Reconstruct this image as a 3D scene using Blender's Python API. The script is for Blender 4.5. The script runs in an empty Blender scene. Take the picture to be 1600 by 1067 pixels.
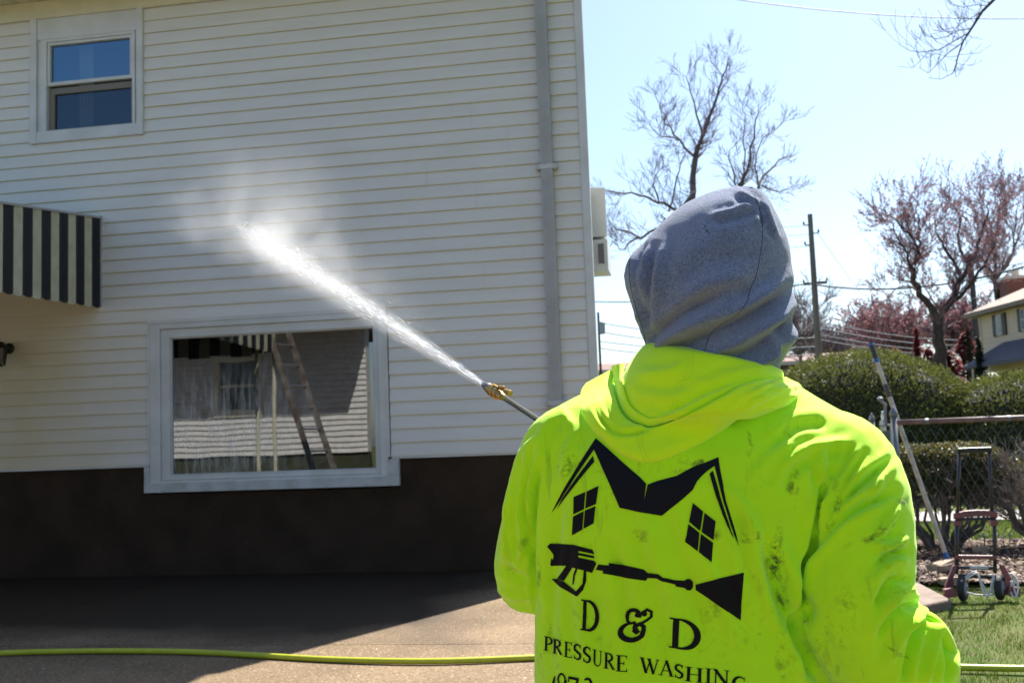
import bpy, bmesh, math, random
import numpy as np
from mathutils import Vector, Matrix, noise
from mathutils.bvhtree import BVHTree
from mathutils.geometry import delaunay_2d_cdt

R_ = math.radians
scn = bpy.context.scene
COL = scn.collection

# ------------------------------------------------------------------ camera
FPX = 1650.0
YAW, PITCH, ROLL = R_(9.5), R_(5.2), R_(-2.1)
CAMLOC = Vector((0, 0, 1.2))
FW = Vector((-math.sin(YAW)*math.cos(PITCH), math.cos(YAW)*math.cos(PITCH), math.sin(PITCH)))
_r = Vector((math.cos(YAW), math.sin(YAW), 0)); _u = _r.cross(FW)
RT = _r*math.cos(ROLL) + _u*math.sin(ROLL)
UP = -_r*math.sin(ROLL) + _u*math.cos(ROLL)
cam_d = bpy.data.cameras.new('camera'); cam = bpy.data.objects.new('camera', cam_d)
COL.objects.link(cam); scn.camera = cam
cam_d.sensor_width = 36; cam_d.lens = 36*FPX/1600
cam_d.clip_start = 0.05; cam_d.clip_end = 3000
M = Matrix((RT, UP, -FW)).transposed().to_4x4(); M.translation = CAMLOC
cam.matrix_world = M
cam_d.dof.use_dof = True; cam_d.dof.focus_distance = 2.15; cam_d.dof.aperture_fstop = 9.5

# ------------------------------------------------------------------ light
SUN_EL = R_(53); SUN_AZ = math.atan2(0.392, 0.92)          # azimuth from +Y towards +X
SD = Vector((math.sin(SUN_AZ)*math.cos(SUN_EL), math.cos(SUN_AZ)*math.cos(SUN_EL), math.sin(SUN_EL)))
wd = bpy.data.worlds.new("World"); scn.world = wd; wd.use_nodes = True
nt = wd.node_tree; bg = nt.nodes['Background']
sky = nt.nodes.new('ShaderNodeTexSky'); sky.sky_type = 'NISHITA'; sky.sun_disc = False
sky.sun_elevation = SUN_EL; sky.sun_rotation = SUN_AZ
sky.air_density = 1.0; sky.dust_density = 1.1; sky.ozone_density = 1.0
wb = nt.nodes.new('ShaderNodeMix'); wb.data_type = 'RGBA'; wb.blend_type = 'MULTIPLY'; wb.inputs[0].default_value = 1; wb.inputs[7].default_value = (.945, 1.015, 1.09, 1)
nt.links.new(sky.outputs[0], wb.inputs[6]); nt.links.new(wb.outputs[2], bg.inputs[0]); bg.inputs[1].default_value = 0.062
sl = bpy.data.lights.new('sun', 'SUN'); sl.energy = 5.0; sl.angle = R_(0.5); sl.color = (1, .95, .87)
so = bpy.data.objects.new('sun', sl); COL.objects.link(so)
so.rotation_euler = SD.to_track_quat('Z', 'Y').to_euler(); so.location = (6, 12, 14)
scn.view_settings.view_transform = 'Standard'; scn.view_settings.look = 'None'
scn.view_settings.gamma = 1; scn.view_settings.exposure = 1.62
scn.cycles.max_bounces = 10; scn.cycles.volume_bounces = 3; scn.cycles.transparent_max_bounces = 12
scn.cycles.volume_step_rate = 1.0

# ------------------------------------------------------------------ helpers
def ray(x, y): return FW + RT*((x-800)/FPX) - UP*((y-533.5)/FPX)
def gnd(x, y, z=0.0): d = ray(x, y); return CAMLOC + d*((z-CAMLOC.z)/d.z)
def wal(x, y, Y): d = ray(x, y); return CAMLOC + d*((Y-CAMLOC.y)/d.y)
def dep(x, y, t): return CAMLOC + ray(x, y)*t
def topx(p):
    q = Vector(p)-CAMLOC; t = q.dot(FW)
    return 800+FPX*q.dot(RT)/t, 533.5-FPX*q.dot(UP)/t

def props(o, label=None, cat=None, group=None, kind=None):
    if label: o['label'] = label
    if cat: o['category'] = cat
    if group: o['group'] = group
    if kind: o['kind'] = kind
    return o
def empty(name, loc=(0, 0, 0), label=None, cat=None, group=None, rz=0):
    o = bpy.data.objects.new(name, None); COL.objects.link(o); o.location = loc
    o.rotation_euler = (0, 0, rz); o.empty_display_size = .1
    return props(o, label, cat, group)

class MB:
    def __init__(s): s.v = []; s.f = []; s.m = []; s.cur = 0
    def add(s, vs, fs):
        b = len(s.v); s.v += [tuple(v) for v in vs]
        s.f += [tuple(i+b for i in f) for f in fs]; s.m += [s.cur]*len(fs); return s
    def box(s, a, b):
        x0, x1 = sorted((a[0], b[0])); y0, y1 = sorted((a[1], b[1])); z0, z1 = sorted((a[2], b[2]))
        return s.add([(x0,y0,z0),(x1,y0,z0),(x1,y1,z0),(x0,y1,z0),(x0,y0,z1),(x1,y0,z1),(x1,y1,z1),(x0,y1,z1)],
              [(0,3,2,1),(4,5,6,7),(0,1,5,4),(1,2,6,5),(2,3,7,6),(3,0,4,7)])
    def bar(s, a, b, w, h, up=(0, 0, 1)):
        a = Vector(a); b = Vector(b); d = (b-a).normalized(); u = Vector(up)
        if abs(d.dot(u)) > .98: u = Vector((0, 1, 0))
        x = d.cross(u).normalized(); u = x.cross(d)
        vs = []
        for p in (a, b):
            for sx, su in ((-1,-1),(1,-1),(1,1),(-1,1)): vs.append(p+x*sx*w/2+u*su*h/2)
        return s.add(vs, [(0,1,2,3),(7,6,5,4),(0,4,5,1),(1,5,6,2),(2,6,7,3),(3,7,4,0)])
    def tube(s, pts, rad, n=8, caps=True, closed=False):
        pts = [Vector(p) for p in pts]; k = len(pts)
        if not hasattr(rad, '__len__'): rad = [rad]*k
        vs = []; nrm = None
        for i, p in enumerate(pts):
            if closed: d = pts[(i+1) % k]-pts[i-1]
            else: d = pts[min(i+1, k-1)]-pts[max(i-1, 0)]
            d.normalize()
            if nrm is None:
                nrm = d.cross(Vector((0, 0, 1)))
                if nrm.length < .05: nrm = d.cross(Vector((0, 1, 0)))
            nrm = (nrm-d*nrm.dot(d)); nrm.normalize(); bn = d.cross(nrm)
            for j in range(n):
                a = 2*math.pi*j/n; vs.append(p+(nrm*math.cos(a)+bn*math.sin(a))*rad[i])
        fs = []
        for i in range(k if closed else k-1):
            i2 = (i+1) % k
            for j in range(n): fs.append((i*n+j, i*n+(j+1) % n, i2*n+(j+1) % n, i2*n+j))
        if caps and not closed:
            fs.append(tuple(range(n-1, -1, -1))); fs.append(tuple((k-1)*n+j for j in range(n)))
        return s.add(vs, fs)
    def lathe(s, prof, c=(0, 0, 0), ax=(0, 0, 1), n=16):
        ax = Vector(ax).normalized(); c = Vector(c)
        x = ax.cross(Vector((0, 0, 1)) if abs(ax.z) < .9 else Vector((1, 0, 0))).normalized(); y = ax.cross(x)
        vs = []
        for r, h in prof:
            for j in range(n):
                a = 2*math.pi*j/n; vs.append(c+ax*h+(x*math.cos(a)+y*math.sin(a))*r)
        k = len(prof); fs = []
        for i in range(k-1):
            for j in range(n): fs.append((i*n+j, i*n+(j+1) % n, (i+1)*n+(j+1) % n, (i+1)*n+j))
        fs.append(tuple(range(n-1, -1, -1))); fs.append(tuple((k-1)*n+j for j in range(n)))
        return s.add(vs, fs)
    def prism(s, poly, d):
        d = Vector(d); n = len(poly); P = [Vector(p) for p in poly]
        vs = P+[p+d for p in P]
        return s.add(vs, [tuple(range(n)), tuple(range(2*n-1, n-1, -1))]+[(i, (i+1) % n+0, (i+1) % n+n, i+n)[::-1] for i in range(n)])
    def build(s, name, mats, parent=None, smooth=False, bevel=0, **kw):
        me = bpy.data.meshes.new(name); me.from_pydata(s.v, [], s.f)
        if not isinstance(mats, (list, tuple)): mats = [mats]
        for m in mats: me.materials.append(m)
        if len(mats) > 1: me.polygons.foreach_set('material_index', s.m)
        if smooth: me.polygons.foreach_set('use_smooth', [True]*len(me.polygons))
        me.validate(); me.update()
        o = bpy.data.objects.new(name, me); COL.objects.link(o)
        if parent: o.parent = parent; o.matrix_parent_inverse = Matrix.Identity(4) if parent.location.length == 0 and parent.rotation_euler.z == 0 else Matrix.LocRotScale(parent.location, parent.rotation_euler, None).inverted()
        if bevel:
            md = o.modifiers.new('b', 'BEVEL'); md.width = bevel; md.segments = 2; md.limit_method = 'ANGLE'; md.angle_limit = R_(40)
        return props(o, **kw)
def fixn(o):
    bm = bmesh.new(); bm.from_mesh(o.data); bmesh.ops.recalc_face_normals(bm, faces=bm.faces); bm.to_mesh(o.data); bm.free(); return o

def mat(name, col, rough=.6, var=0, vscale=6, col2=None, bump=0, bscale=60, metal=0, spec=.5, sheen=0, coord='Object', stretch=(1, 1, 1), detail=5, lo=.35, hi=.65):
    m = bpy.data.materials.new(name); m.use_nodes = True; t = m.node_tree; N = t.nodes; L = t.links
    b = N['Principled BSDF']; b.inputs['Roughness'].default_value = rough; b.inputs['Metallic'].default_value = metal
    b.inputs['Specular IOR Level'].default_value = spec
    if sheen: b.inputs['Sheen Weight'].default_value = sheen; b.inputs['Sheen Roughness'].default_value = .5
    c = (*col, 1); b.inputs['Base Color'].default_value = c
    tc = N.new('ShaderNodeTexCoord'); mp = N.new('ShaderNodeMapping'); mp.inputs['Scale'].default_value = stretch
    L.new(tc.outputs[coord], mp.inputs[0])
    if col2 is not None or var:
        if col2 is None: col2 = tuple(x*(1-var) for x in col)
        n = N.new('ShaderNodeTexNoise'); n.inputs['Scale'].default_value = vscale; n.inputs['Detail'].default_value = detail
        L.new(mp.outputs[0], n.inputs['Vector'])
        r = N.new('ShaderNodeValToRGB'); r.color_ramp.elements[0].position = lo; r.color_ramp.elements[1].position = hi
        r.color_ramp.elements[0].color = c; r.color_ramp.elements[1].color = (*col2, 1)
        L.new(n.outputs[0], r.inputs[0]); L.new(r.outputs[0], b.inputs['Base Color'])
    if bump:
        n2 = N.new('ShaderNodeTexNoise'); n2.inputs['Scale'].default_value = bscale; n2.inputs['Detail'].default_value = 4
        L.new(mp.outputs[0], n2.inputs['Vector'])
        bp = N.new('ShaderNodeBump'); bp.inputs['Strength'].default_value = bump; bp.inputs['Distance'].default_value = .01
        L.new(n2.outputs[0], bp.inputs['Height']); L.new(bp.outputs[0], b.inputs['Normal'])
    return m
def leafy(m, w=.45, col=(.20, .24, .04)):
    t = m.node_tree; N = t.nodes; L = t.links; b = N['Principled BSDF']; out = N['Material Output']
    tr = N.new('ShaderNodeBsdfTranslucent'); tr.inputs[0].default_value = (*col, 1); mx = N.new('ShaderNodeMixShader'); mx.inputs[0].default_value = w
    L.new(b.outputs[0], mx.inputs[1]); L.new(tr.outputs[0], mx.inputs[2]); L.new(mx.outputs[0], out.inputs[0]); return m
def nodes(m): return m.node_tree.nodes, m.node_tree.links, m.node_tree.nodes['Principled BSDF']
def mixcol(m, fac_out, colB, base=None):
    """put colB over whatever feeds Base Color, with fac_out as mask"""
    N, L, b = nodes(m); mx = N.new('ShaderNodeMix'); mx.data_type = 'RGBA'
    inp = b.inputs['Base Color']
    if inp.is_linked: L.new(inp.links[0].from_socket, mx.inputs[6])
    else: mx.inputs[6].default_value = inp.default_value
    mx.inputs[7].default_value = (*colB, 1); L.new(fac_out, mx.inputs[0]); L.new(mx.outputs[2], inp); return mx
def noisemask(m, scale, lo, hi, stretch=(1, 1, 1), coord='Object', detail=4, typ='noise', mul=1.0):
    N, L, b = nodes(m); tc = N.new('ShaderNodeTexCoord'); mp = N.new('ShaderNodeMapping'); mp.inputs['Scale'].default_value = stretch
    L.new(tc.outputs[coord], mp.inputs[0])
    n = N.new('ShaderNodeTexNoise' if typ == 'noise' else 'ShaderNodeTexVoronoi'); n.inputs['Scale'].default_value = scale
    if typ == 'noise': n.inputs['Detail'].default_value = detail
    L.new(mp.outputs[0], n.inputs['Vector'])
    r = N.new('ShaderNodeMapRange'); r.inputs[1].default_value = lo; r.inputs[2].default_value = hi; r.inputs[4].default_value = mul
    L.new(n.outputs[0], r.inputs[0]); return r.outputs[0]

rnd = random.Random(7)
M_siding = mat('white_vinyl', (.63, .605, .57), .42, col2=(.58, .555, .52), vscale=1.3, bump=.12, bscale=9, stretch=(1, 1, 9), lo=.3, hi=.75)
mixcol(M_siding, noisemask(M_siding, 2.2, .52, .78, (1, 1, .6), mul=.35), (.55, .53, .44))
M_lip = mat('bounce_tinted_vinyl_edge', (.62, .55, .34), .6, col2=(.50, .45, .31), vscale=3)  # warm bounce from the sunlit ground, put into the lip colour
def bounce_tint():  # warm bounce light painted as a cream-brown tint below the awning
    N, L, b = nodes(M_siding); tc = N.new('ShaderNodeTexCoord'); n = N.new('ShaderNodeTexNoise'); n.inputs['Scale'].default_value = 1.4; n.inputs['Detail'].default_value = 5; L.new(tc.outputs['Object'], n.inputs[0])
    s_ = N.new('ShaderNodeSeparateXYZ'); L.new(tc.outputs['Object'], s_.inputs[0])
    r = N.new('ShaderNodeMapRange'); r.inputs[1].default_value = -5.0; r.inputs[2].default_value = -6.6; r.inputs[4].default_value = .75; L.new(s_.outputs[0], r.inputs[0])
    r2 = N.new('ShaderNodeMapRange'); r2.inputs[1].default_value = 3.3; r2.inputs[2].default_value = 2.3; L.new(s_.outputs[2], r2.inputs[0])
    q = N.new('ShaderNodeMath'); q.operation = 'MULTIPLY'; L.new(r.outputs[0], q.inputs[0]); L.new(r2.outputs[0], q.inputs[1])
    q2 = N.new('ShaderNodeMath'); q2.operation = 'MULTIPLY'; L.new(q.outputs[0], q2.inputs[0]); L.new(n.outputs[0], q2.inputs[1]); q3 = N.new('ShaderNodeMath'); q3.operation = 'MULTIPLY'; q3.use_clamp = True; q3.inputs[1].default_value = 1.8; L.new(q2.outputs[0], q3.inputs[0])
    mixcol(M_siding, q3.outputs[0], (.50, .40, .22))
bounce_tint()
M_trim = mat('white_trim', (.56, .56, .555), .4, col2=(.48, .48, .46), vscale=4, bump=.05)
M_old = mat('weathered_trim', (.48, .49, .50), .5, col2=(.36, .36, .345), vscale=7, bump=.1, bscale=30)
M_down = mat('grey_aluminium', (.36, .355, .36), .5, col2=(.32, .315, .31), vscale=5)
M_found = mat('dark_brown_stucco', (.046, .030, .020), .9, spec=.1, col2=(.032, .021, .014), vscale=3, bump=.9, bscale=90)
mixcol(M_found, noisemask(M_found, 45, .70, .76), (.16, .13, .11))
M_soffit = mat('cream_soffit', (.60, .56, .42), .55, var=.1)
M_soffit_dark = mat('perforated_soffit', (.48, .45, .33), .7, var=.1)
M_roof = mat('asphalt_shingle', (.10, .095, .09), .9, var=.4, vscale=25, bump=.5)
M_black = mat('black_paint', (.006, .006, .009), .45, var=.2)
M_cream = mat('cream_enamel', (.56, .53, .38), .5, col2=(.46, .43, .30), vscale=8)
M_dark = mat('dark_room', (.03, .028, .026), .9)
M_alu = mat('aluminium', (.6, .6, .6), .35, metal=1, var=.2)

def glass(name, refl=.35, tint=.5, dirt=None, gcol=(.96, .98, 1, 1)):
    m = bpy.data.materials.new(name); m.use_nodes = True; t = m.node_tree; N = t.nodes; L = t.links
    N.remove(N['Principled BSDF']); out = N['Material Output']
    g = N.new('ShaderNodeBsdfGlossy'); g.inputs['Roughness'].default_value = .0; g.inputs['Color'].default_value = gcol
    tr = N.new('ShaderNodeBsdfTransparent'); tr.inputs[0].default_value = (tint, tint, tint, 1)
    mx = N.new('ShaderNodeMixShader'); mx.inputs[0].default_value = refl
    L.new(tr.outputs[0], mx.inputs[1]); L.new(g.outputs[0], mx.inputs[2]); last = mx
    tc = N.new('ShaderNodeTexCoord'); n0 = N.new('ShaderNodeTexNoise'); n0.inputs['Scale'].default_value = 2.2; n0.inputs['Detail'].default_value = 1
    L.new(tc.outputs['Object'], n0.inputs['Vector']); bp = N.new('ShaderNodeBump'); bp.inputs['Strength'].default_value = .03; bp.inputs['Distance'].default_value = .015
    L.new(n0.outputs[0], bp.inputs['Height']); L.new(bp.outputs[0], g.inputs['Normal'])
    if dirt:
        cx, cz, rx, rz = dirt
        d = N.new('ShaderNodeBsdfDiffuse'); d.inputs[0].default_value = (.75, .76, .74, 1)
        mp = N.new('ShaderNodeMapping'); mp.inputs['Scale'].default_value = (16, 1, 2.2); L.new(tc.outputs['Object'], mp.inputs[0])
        n = N.new('ShaderNodeTexNoise'); n.inputs['Scale'].default_value = 1.6; n.inputs['Detail'].default_value = 9; n.inputs['Roughness'].default_value = .7
        L.new(mp.outputs[0], n.inputs['Vector'])
        sx = N.new('ShaderNodeSeparateXYZ'); L.new(tc.outputs['Object'], sx.inputs[0])
        def mth(op, a, b_=0.0, c=None):
            q = N.new('ShaderNodeMath'); q.operation = op
            for i, v in enumerate((a, b_) if c is None else (a, b_, c)):
                if isinstance(v, (int, float)): q.inputs[i].default_value = v
                else: L.new(v, q.inputs[i])
            return q.outputs[0]
        ex = mth('DIVIDE', mth('SUBTRACT', sx.outputs[0], cx), rx); ez = mth('DIVIDE', mth('SUBTRACT', sx.outputs[2], cz), rz)
        dd = mth('SQRT', mth('ADD', mth('MULTIPLY', ex, ex), mth('MULTIPLY', ez, ez)))
        fall = mth('SUBTRACT', 1.0, dd); fall.node.use_clamp = True
        nn = mth('MULTIPLY', mth('SUBTRACT', n.outputs[0], .40), 2.6); nn.node.use_clamp = True
        fac = mth('MULTIPLY', mth('MULTIPLY', fall, nn), .85); fac.node.use_clamp = True
        m2 = N.new('ShaderNodeMixShader'); L.new(fac, m2.inputs[0]); L.new(mx.outputs[0], m2.inputs[1]); L.new(d.outputs[0], m2.inputs[2]); last = m2
    L.new(last.outputs[0], out.inputs[0]); return m

# ================================================================== GROUND
Dw = 9.58
GX, GY0 = 1.02, -14
M_grass = mat('lawn', (.055, .085, .018), .95, spec=.1, col2=(.095, .10, .035), vscale=2.5, bump=.8, bscale=60)
mixcol(M_grass, noisemask(M_grass, 14, .55, .72), (.10, .085, .05))
g = MB(); g.add([(-400,-400,-.06),(400,-400,-.06),(400,900,-.06),(-400,900,-.06)], [(0,1,2,3)])
g.build('ground', M_grass, kind='structure')
# lawn with slight unevenness
def grid(name, x0, x1, y0, y1, step, zf, m, kind='structure'):
    b = MB(); nx = max(2, int((x1-x0)/step)+1); ny = max(2, int((y1-y0)/step)+1)
    vs = [(x0+(x1-x0)*i/(nx-1), y0+(y1-y0)*j/(ny-1)) for j in range(ny) for i in range(nx)]
    b.v = [(x, y, zf(x, y)) for x, y in vs]
    b.f = [(j*nx+i, j*nx+i+1, (j+1)*nx+i+1, (j+1)*nx+i) for j in range(ny-1) for i in range(nx-1)]; b.m = [0]*len(b.f)
    return b.build(name, m, smooth=True, kind=kind)
def lawn_z(x, y): return .018*noise.noise(Vector((x*1.3, y*1.3, 0)))-.012+.008*noise.noise(Vector((x*6, y*6, 3)))
grid('lawn', GX+.02, 26, 1, 26, .16, lawn_z, M_grass)
M_conc = mat('aggregate_concrete', (.205, .145, .088), .88, spec=.2, col2=(.135, .095, .056), vscale=1.1, bump=.9, bscale=120, detail=9)
_N, _L, _b = nodes(M_conc)
mixcol(M_conc, noisemask(M_conc, 42, .34, .24, typ='vor', mul=.42), (.44, .33, .21))
mixcol(M_conc, noisemask(M_conc, 55, .30, .20, typ='vor', coord='Generated', mul=.0), (.3, .2, .1))
mixcol(M_conc, noisemask(M_conc, 31, .27, .17, typ='vor', mul=.85), (.07, .048, .03))
mixcol(M_conc, noisemask(M_conc, 60, .62, .70, mul=.6), (.36, .27, .17))
mixcol(M_conc, noisemask(M_conc, 9, .06, .03, typ='vor'), (.75, .73, .68))
mixcol(M_conc, noisemask(M_conc, .8, .5, .75, mul=.5), (.09, .062, .043))
def conc_z(x, y): return .004*noise.noise(Vector((x*.8, y*.8, 5)))
def _wet_shade():
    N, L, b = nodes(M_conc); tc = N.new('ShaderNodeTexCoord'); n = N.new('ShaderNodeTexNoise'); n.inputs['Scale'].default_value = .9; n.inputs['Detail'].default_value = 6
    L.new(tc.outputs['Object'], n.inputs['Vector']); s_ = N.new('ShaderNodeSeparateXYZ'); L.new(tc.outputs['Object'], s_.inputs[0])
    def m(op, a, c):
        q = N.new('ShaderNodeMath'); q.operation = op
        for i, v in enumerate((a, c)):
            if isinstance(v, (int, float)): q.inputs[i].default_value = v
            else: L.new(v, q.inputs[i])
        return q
    # distance into the strip along the wall: house shade painted dark, with wet roughness
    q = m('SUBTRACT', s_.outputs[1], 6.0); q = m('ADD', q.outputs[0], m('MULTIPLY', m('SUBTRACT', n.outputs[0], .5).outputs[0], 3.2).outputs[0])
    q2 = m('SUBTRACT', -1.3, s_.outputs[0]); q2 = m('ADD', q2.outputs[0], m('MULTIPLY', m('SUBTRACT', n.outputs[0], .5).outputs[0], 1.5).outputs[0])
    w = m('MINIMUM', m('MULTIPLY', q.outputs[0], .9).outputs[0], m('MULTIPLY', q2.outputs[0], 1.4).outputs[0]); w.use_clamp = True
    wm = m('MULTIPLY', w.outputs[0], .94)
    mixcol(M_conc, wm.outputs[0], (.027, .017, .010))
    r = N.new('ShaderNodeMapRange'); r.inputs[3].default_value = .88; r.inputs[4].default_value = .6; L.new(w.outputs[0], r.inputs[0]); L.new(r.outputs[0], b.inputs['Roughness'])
_wet_shade()
# slabs butt against expansion joints
JY = gnd(700, 1006).y
joints_y = [-14, -6, -2.0, 2.1, JY, 9.56]; joints_x = [-22, -9.2, -4.9, GX]
b = MB()
for i in range(3):
    for j in range(5):
        x0, x1, y0, y1 = joints_x[i]+.004, joints_x[i+1]-.004, joints_y[j]+.004, joints_y[j+1]-.004
        nx = 24; ny = 20; base = len(b.v)
        vs = [(x0+(x1-x0)*p/nx, y0+(y1-y0)*q/ny) for q in range(ny+1) for p in range(nx+1)]
        fs = [(q*(nx+1)+p, q*(nx+1)+p+1, (q+1)*(nx+1)+p+1, (q+1)*(nx+1)+p) for q in range(ny) for p in range(nx)]
        b.add([(x, y, conc_z(x, y)) for x, y in vs], fs)
        for e in ((x0,y0,x1,y0),(x1,y0,x1,y1),(x1,y1,x0,y1),(x0,y1,x0,y0)):
            b.add([(e[0],e[1],-.05),(e[2],e[3],-.05),(e[2],e[3],conc_z(e[2],e[3])),(e[0],e[1],conc_z(e[0],e[1]))], [(0,1,2,3)])
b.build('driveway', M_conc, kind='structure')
MB().box((-22, -14, -.055), (GX, 9.56, -.018)).build('joint_filler', mat('joint_dirt', (.03, .022, .017), .95), kind='structure')

# ================================================================== HOUSE
Wz0 = 1.065; CO = .127; NC = 36
house = empty('house', (-4, Dw+3, 0), 'two storey house with white vinyl siding over a dark brown base, being washed', 'house')
HXL, HXR = -15.0, -.82
ZT = Wz0+NC*CO                      # frieze bottom
def W(x, y): return wal(x, y, Dw)
# openings (x0,x1,z0,z1)
OP = [(-6.46, -5.28, 4.36, ZT+.02), (W(233,600).x, W(609,600).x, .78, W(240,505).z-.01)]
b = MB()
def course_pt(k, z):                # y of the siding face at height z in course k
    t = (z-(Wz0+k*CO))/CO
    return Dw-.016+.013*t
for k in range(NC):
    z0, z1 = Wz0+k*CO, Wz0+(k+1)*CO
    rg = random.Random(k//2*13+5)
    seams = [HXL-rg.random()*3.0]
    while seams[-1] < HXR: seams.append(seams[-1]+3.66)
    zs = sorted({z0, z1, *[z for o in OP for z in o[2:] if z0 < z < z1]})
    for a, c in zip(zs[:-1], zs[1:]):
        mid = (a+c)/2
        xs = [(HXL, HXR-.075)]
        for o in OP:
            if o[2] < mid < o[3]:
                nxs = []
                for p, q in xs:
                    if o[0] > p: nxs.append((p, min(q, o[0])))
                    if o[1] < q: nxs.append((max(p, o[1]), q))
                xs = nxs
        for p, q in xs:
            cuts = [p]+[s for s in seams if p+.02 < s < q-.02]+[q]
            for si, (u, v) in enumerate(zip(cuts[:-1], cuts[1:])):
                off = .0018*((si) % 2); n = max(1, int((v-u)/.30)); g0 = .0012 if u != p else 0
                ro = []
                for i in range(n+1):
                    x = u+g0+(v-u-g0)*i/n
                    wv = .0022*noise.noise(Vector((x*1.7, k*3.1, 0))); wz = .0015*noise.noise(Vector((x*.9, k*7.7, 9)))
                    ro.append((x, wv-off, wz))
                vs = []
                zm = z0+.030
                levels = [(a, course_pt(k, a))]
                if a < zm < c: levels.append((zm, course_pt(k, zm)-.0015))
                levels.append((c, course_pt(k, c)))
                for (z, y) in levels:
                    for x, dy, dz in ro: vs.append((x, y+dy, z+dz))
                m_ = n+1; b.cur = 0
                b.add(vs, [(l*m_+i, l*m_+i+1, (l+1)*m_+i+1, (l+1)*m_+i) for l in range(len(levels)-1) for i in range(n)])
                if abs(a-z0) < 1e-6:           # underside lip
                    b.cur = 1; y = course_pt(k, a)
                    vs = [(x, y+dy, a+dz) for x, dy, dz in ro]+[(x, y+dy-.0004, a+dz+.004) for x, dy, dz in ro]+[(x, Dw+.002, a+dz+.0025) for x, dy, dz in ro]
                    b.add(vs, [(i+1, i, m_*2+i, m_*2+i+1) for i in range(n)])
                    # rolled butt edge, with the warm ground bounce painted in
                    vs = [(x, y+dy-.0006, a+dz) for x, dy, dz in ro]+[(x, y+dy-.0010, a+dz+.0045+.002*(k % 2)) for x, dy, dz in ro]
                    b.add(vs, [(i, i+1, m_+i+1, m_+i) for i in range(n)])
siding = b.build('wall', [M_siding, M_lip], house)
# structural sheathing + side walls + foundation
b = MB()
def wallbox(x0, x1, z0, z1, y0, y1):
    b.box((x0, y0, z0), (x1, y1, z1))
o1, o2 = OP[1], OP[0]
y0, y1 = Dw+.003, Dw+.14
wallbox(HXL, o1[0], Wz0-.0, 2.46, y0, y1); wallbox(o1[1], HXR-.03, Wz0, 2.46, y0, y1)
wallbox(HXL, HXR-.03, 2.46, 4.36, y0, y1)
wallbox(HXL, o2[0], 4.36, ZT+.35, y0, y1); wallbox(o2[1], HXR-.03, 4.36, ZT+.35, y0, y1)
b.build('wall_sheathing', M_trim, house)
BXR = -1.9; HYB = 19.0
b = MB()
b.add([(HXR, Dw+.02, 0), (BXR, HYB, 0), (BXR, HYB, ZT+.35), (HXR, Dw+.02, ZT+.35)], [(0,1,2,3)])
b.add([(BXR, HYB, 0), (HXL, HYB, 0), (HXL, HYB, ZT+.35), (BXR, HYB, ZT+.35)], [(0,1,2,3)])
b.add([(HXL, HYB, 0), (HXL, Dw, 0), (HXL, Dw, ZT+.35), (HXL, HYB, ZT+.35)], [(0,1,2,3)])
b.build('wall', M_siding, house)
b = MB()
b.box((HXL, Dw+.022, 0), (HXR-.04, Dw+.16, .78))
b.box((HXL, Dw+.022, .78), (o1[0], Dw+.16, Wz0-.001)); b.box((o1[1], Dw+.022, .78), (HXR-.04, Dw+.16, Wz0-.001))
b.build('foundation', M_found, house)
b = MB(); b.box((HXL, Dw-.012, Wz0-.018), (o1[0]-.002, Dw+.02, Wz0-.001)); b.box((o1[1]+.002, Dw-.012, Wz0-.018), (HXR-.076, Dw+.02, Wz0-.001))
b.build('starter_strip', M_trim, house)
b = MB(); b.box((HXR-.075, Dw-.028, Wz0-.02), (HXR, Dw+.018, ZT+.3)); b.box((HXR-.079, Dw-.020, Wz0-.02), (HXR-.0745, Dw+.0, ZT+.3))
b.build('corner_post', M_trim, house, bevel=.004)
# frieze, soffit, fascia, roof
b = MB(); b.box((HXL, Dw-.030, ZT+.01), (HXR-.076, Dw+.0, ZT+.20)); b.build('frieze_board', M_soffit, house, bevel=.004)
SO = .62
b = MB(); sz = ZT+.20
x = HXL
i = 0
while x < HXR-.1:
    b.cur = 1 if i % 3 == 2 else 0
    b.box((x, Dw-SO, sz+(.004 if i % 3 else .0)), (x+.0985, Dw, sz+.02)); b.cur = 0
    b.box((x+.0985, Dw-SO, sz+.008), (x+.1, Dw, sz+.02)); x += .1; i += 1
b.build('soffit', [M_soffit, M_soffit_dark], house)
b = MB(); b.box((HXL-.2, Dw-SO-.02, sz-.03), (HXR-.01, Dw-SO-.001, sz+.16)); b.build('fascia', M_trim, house)
RM = ((HXR+BXR)/2, (Dw+HYB)/2, sz+2.3)
def roofsec(dx, dz): return [(HXR-.01+dx, Dw-SO-.06, sz+.15+dz), (RM[0]+dx, RM[1], RM[2]+dz), (BXR+dx, HYB+.4, sz+.15+dz)]
b = MB(); p1_, p2_ = roofsec(0, 0), roofsec(0, .1); q1_ = [(HXL-.3, y, z) for x, y, z in p1_]; q2_ = [(HXL-.3, y, z) for x, y, z in p2_]
b.add(p1_+p2_+q1_+q2_, [(0,1,4,3), (1,2,5,4), (6,7,10,9), (7,8,11,10), (0,6,7,1), (1,7,8,2), (3,4,10,9), (4,5,11,10), (0,3,9,6), (2,8,11,5)])
roof = fixn(b.build('roof', M_roof, house))
b = MB(); b.prism([(HXR-.005, Dw, sz), (BXR-.005, HYB, sz), ((HXR+BXR)/2-.005, (Dw+HYB)/2, sz+2.25)], (-.1, 0, 0)); fixn(b.build('gable', M_siding, house))

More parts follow.
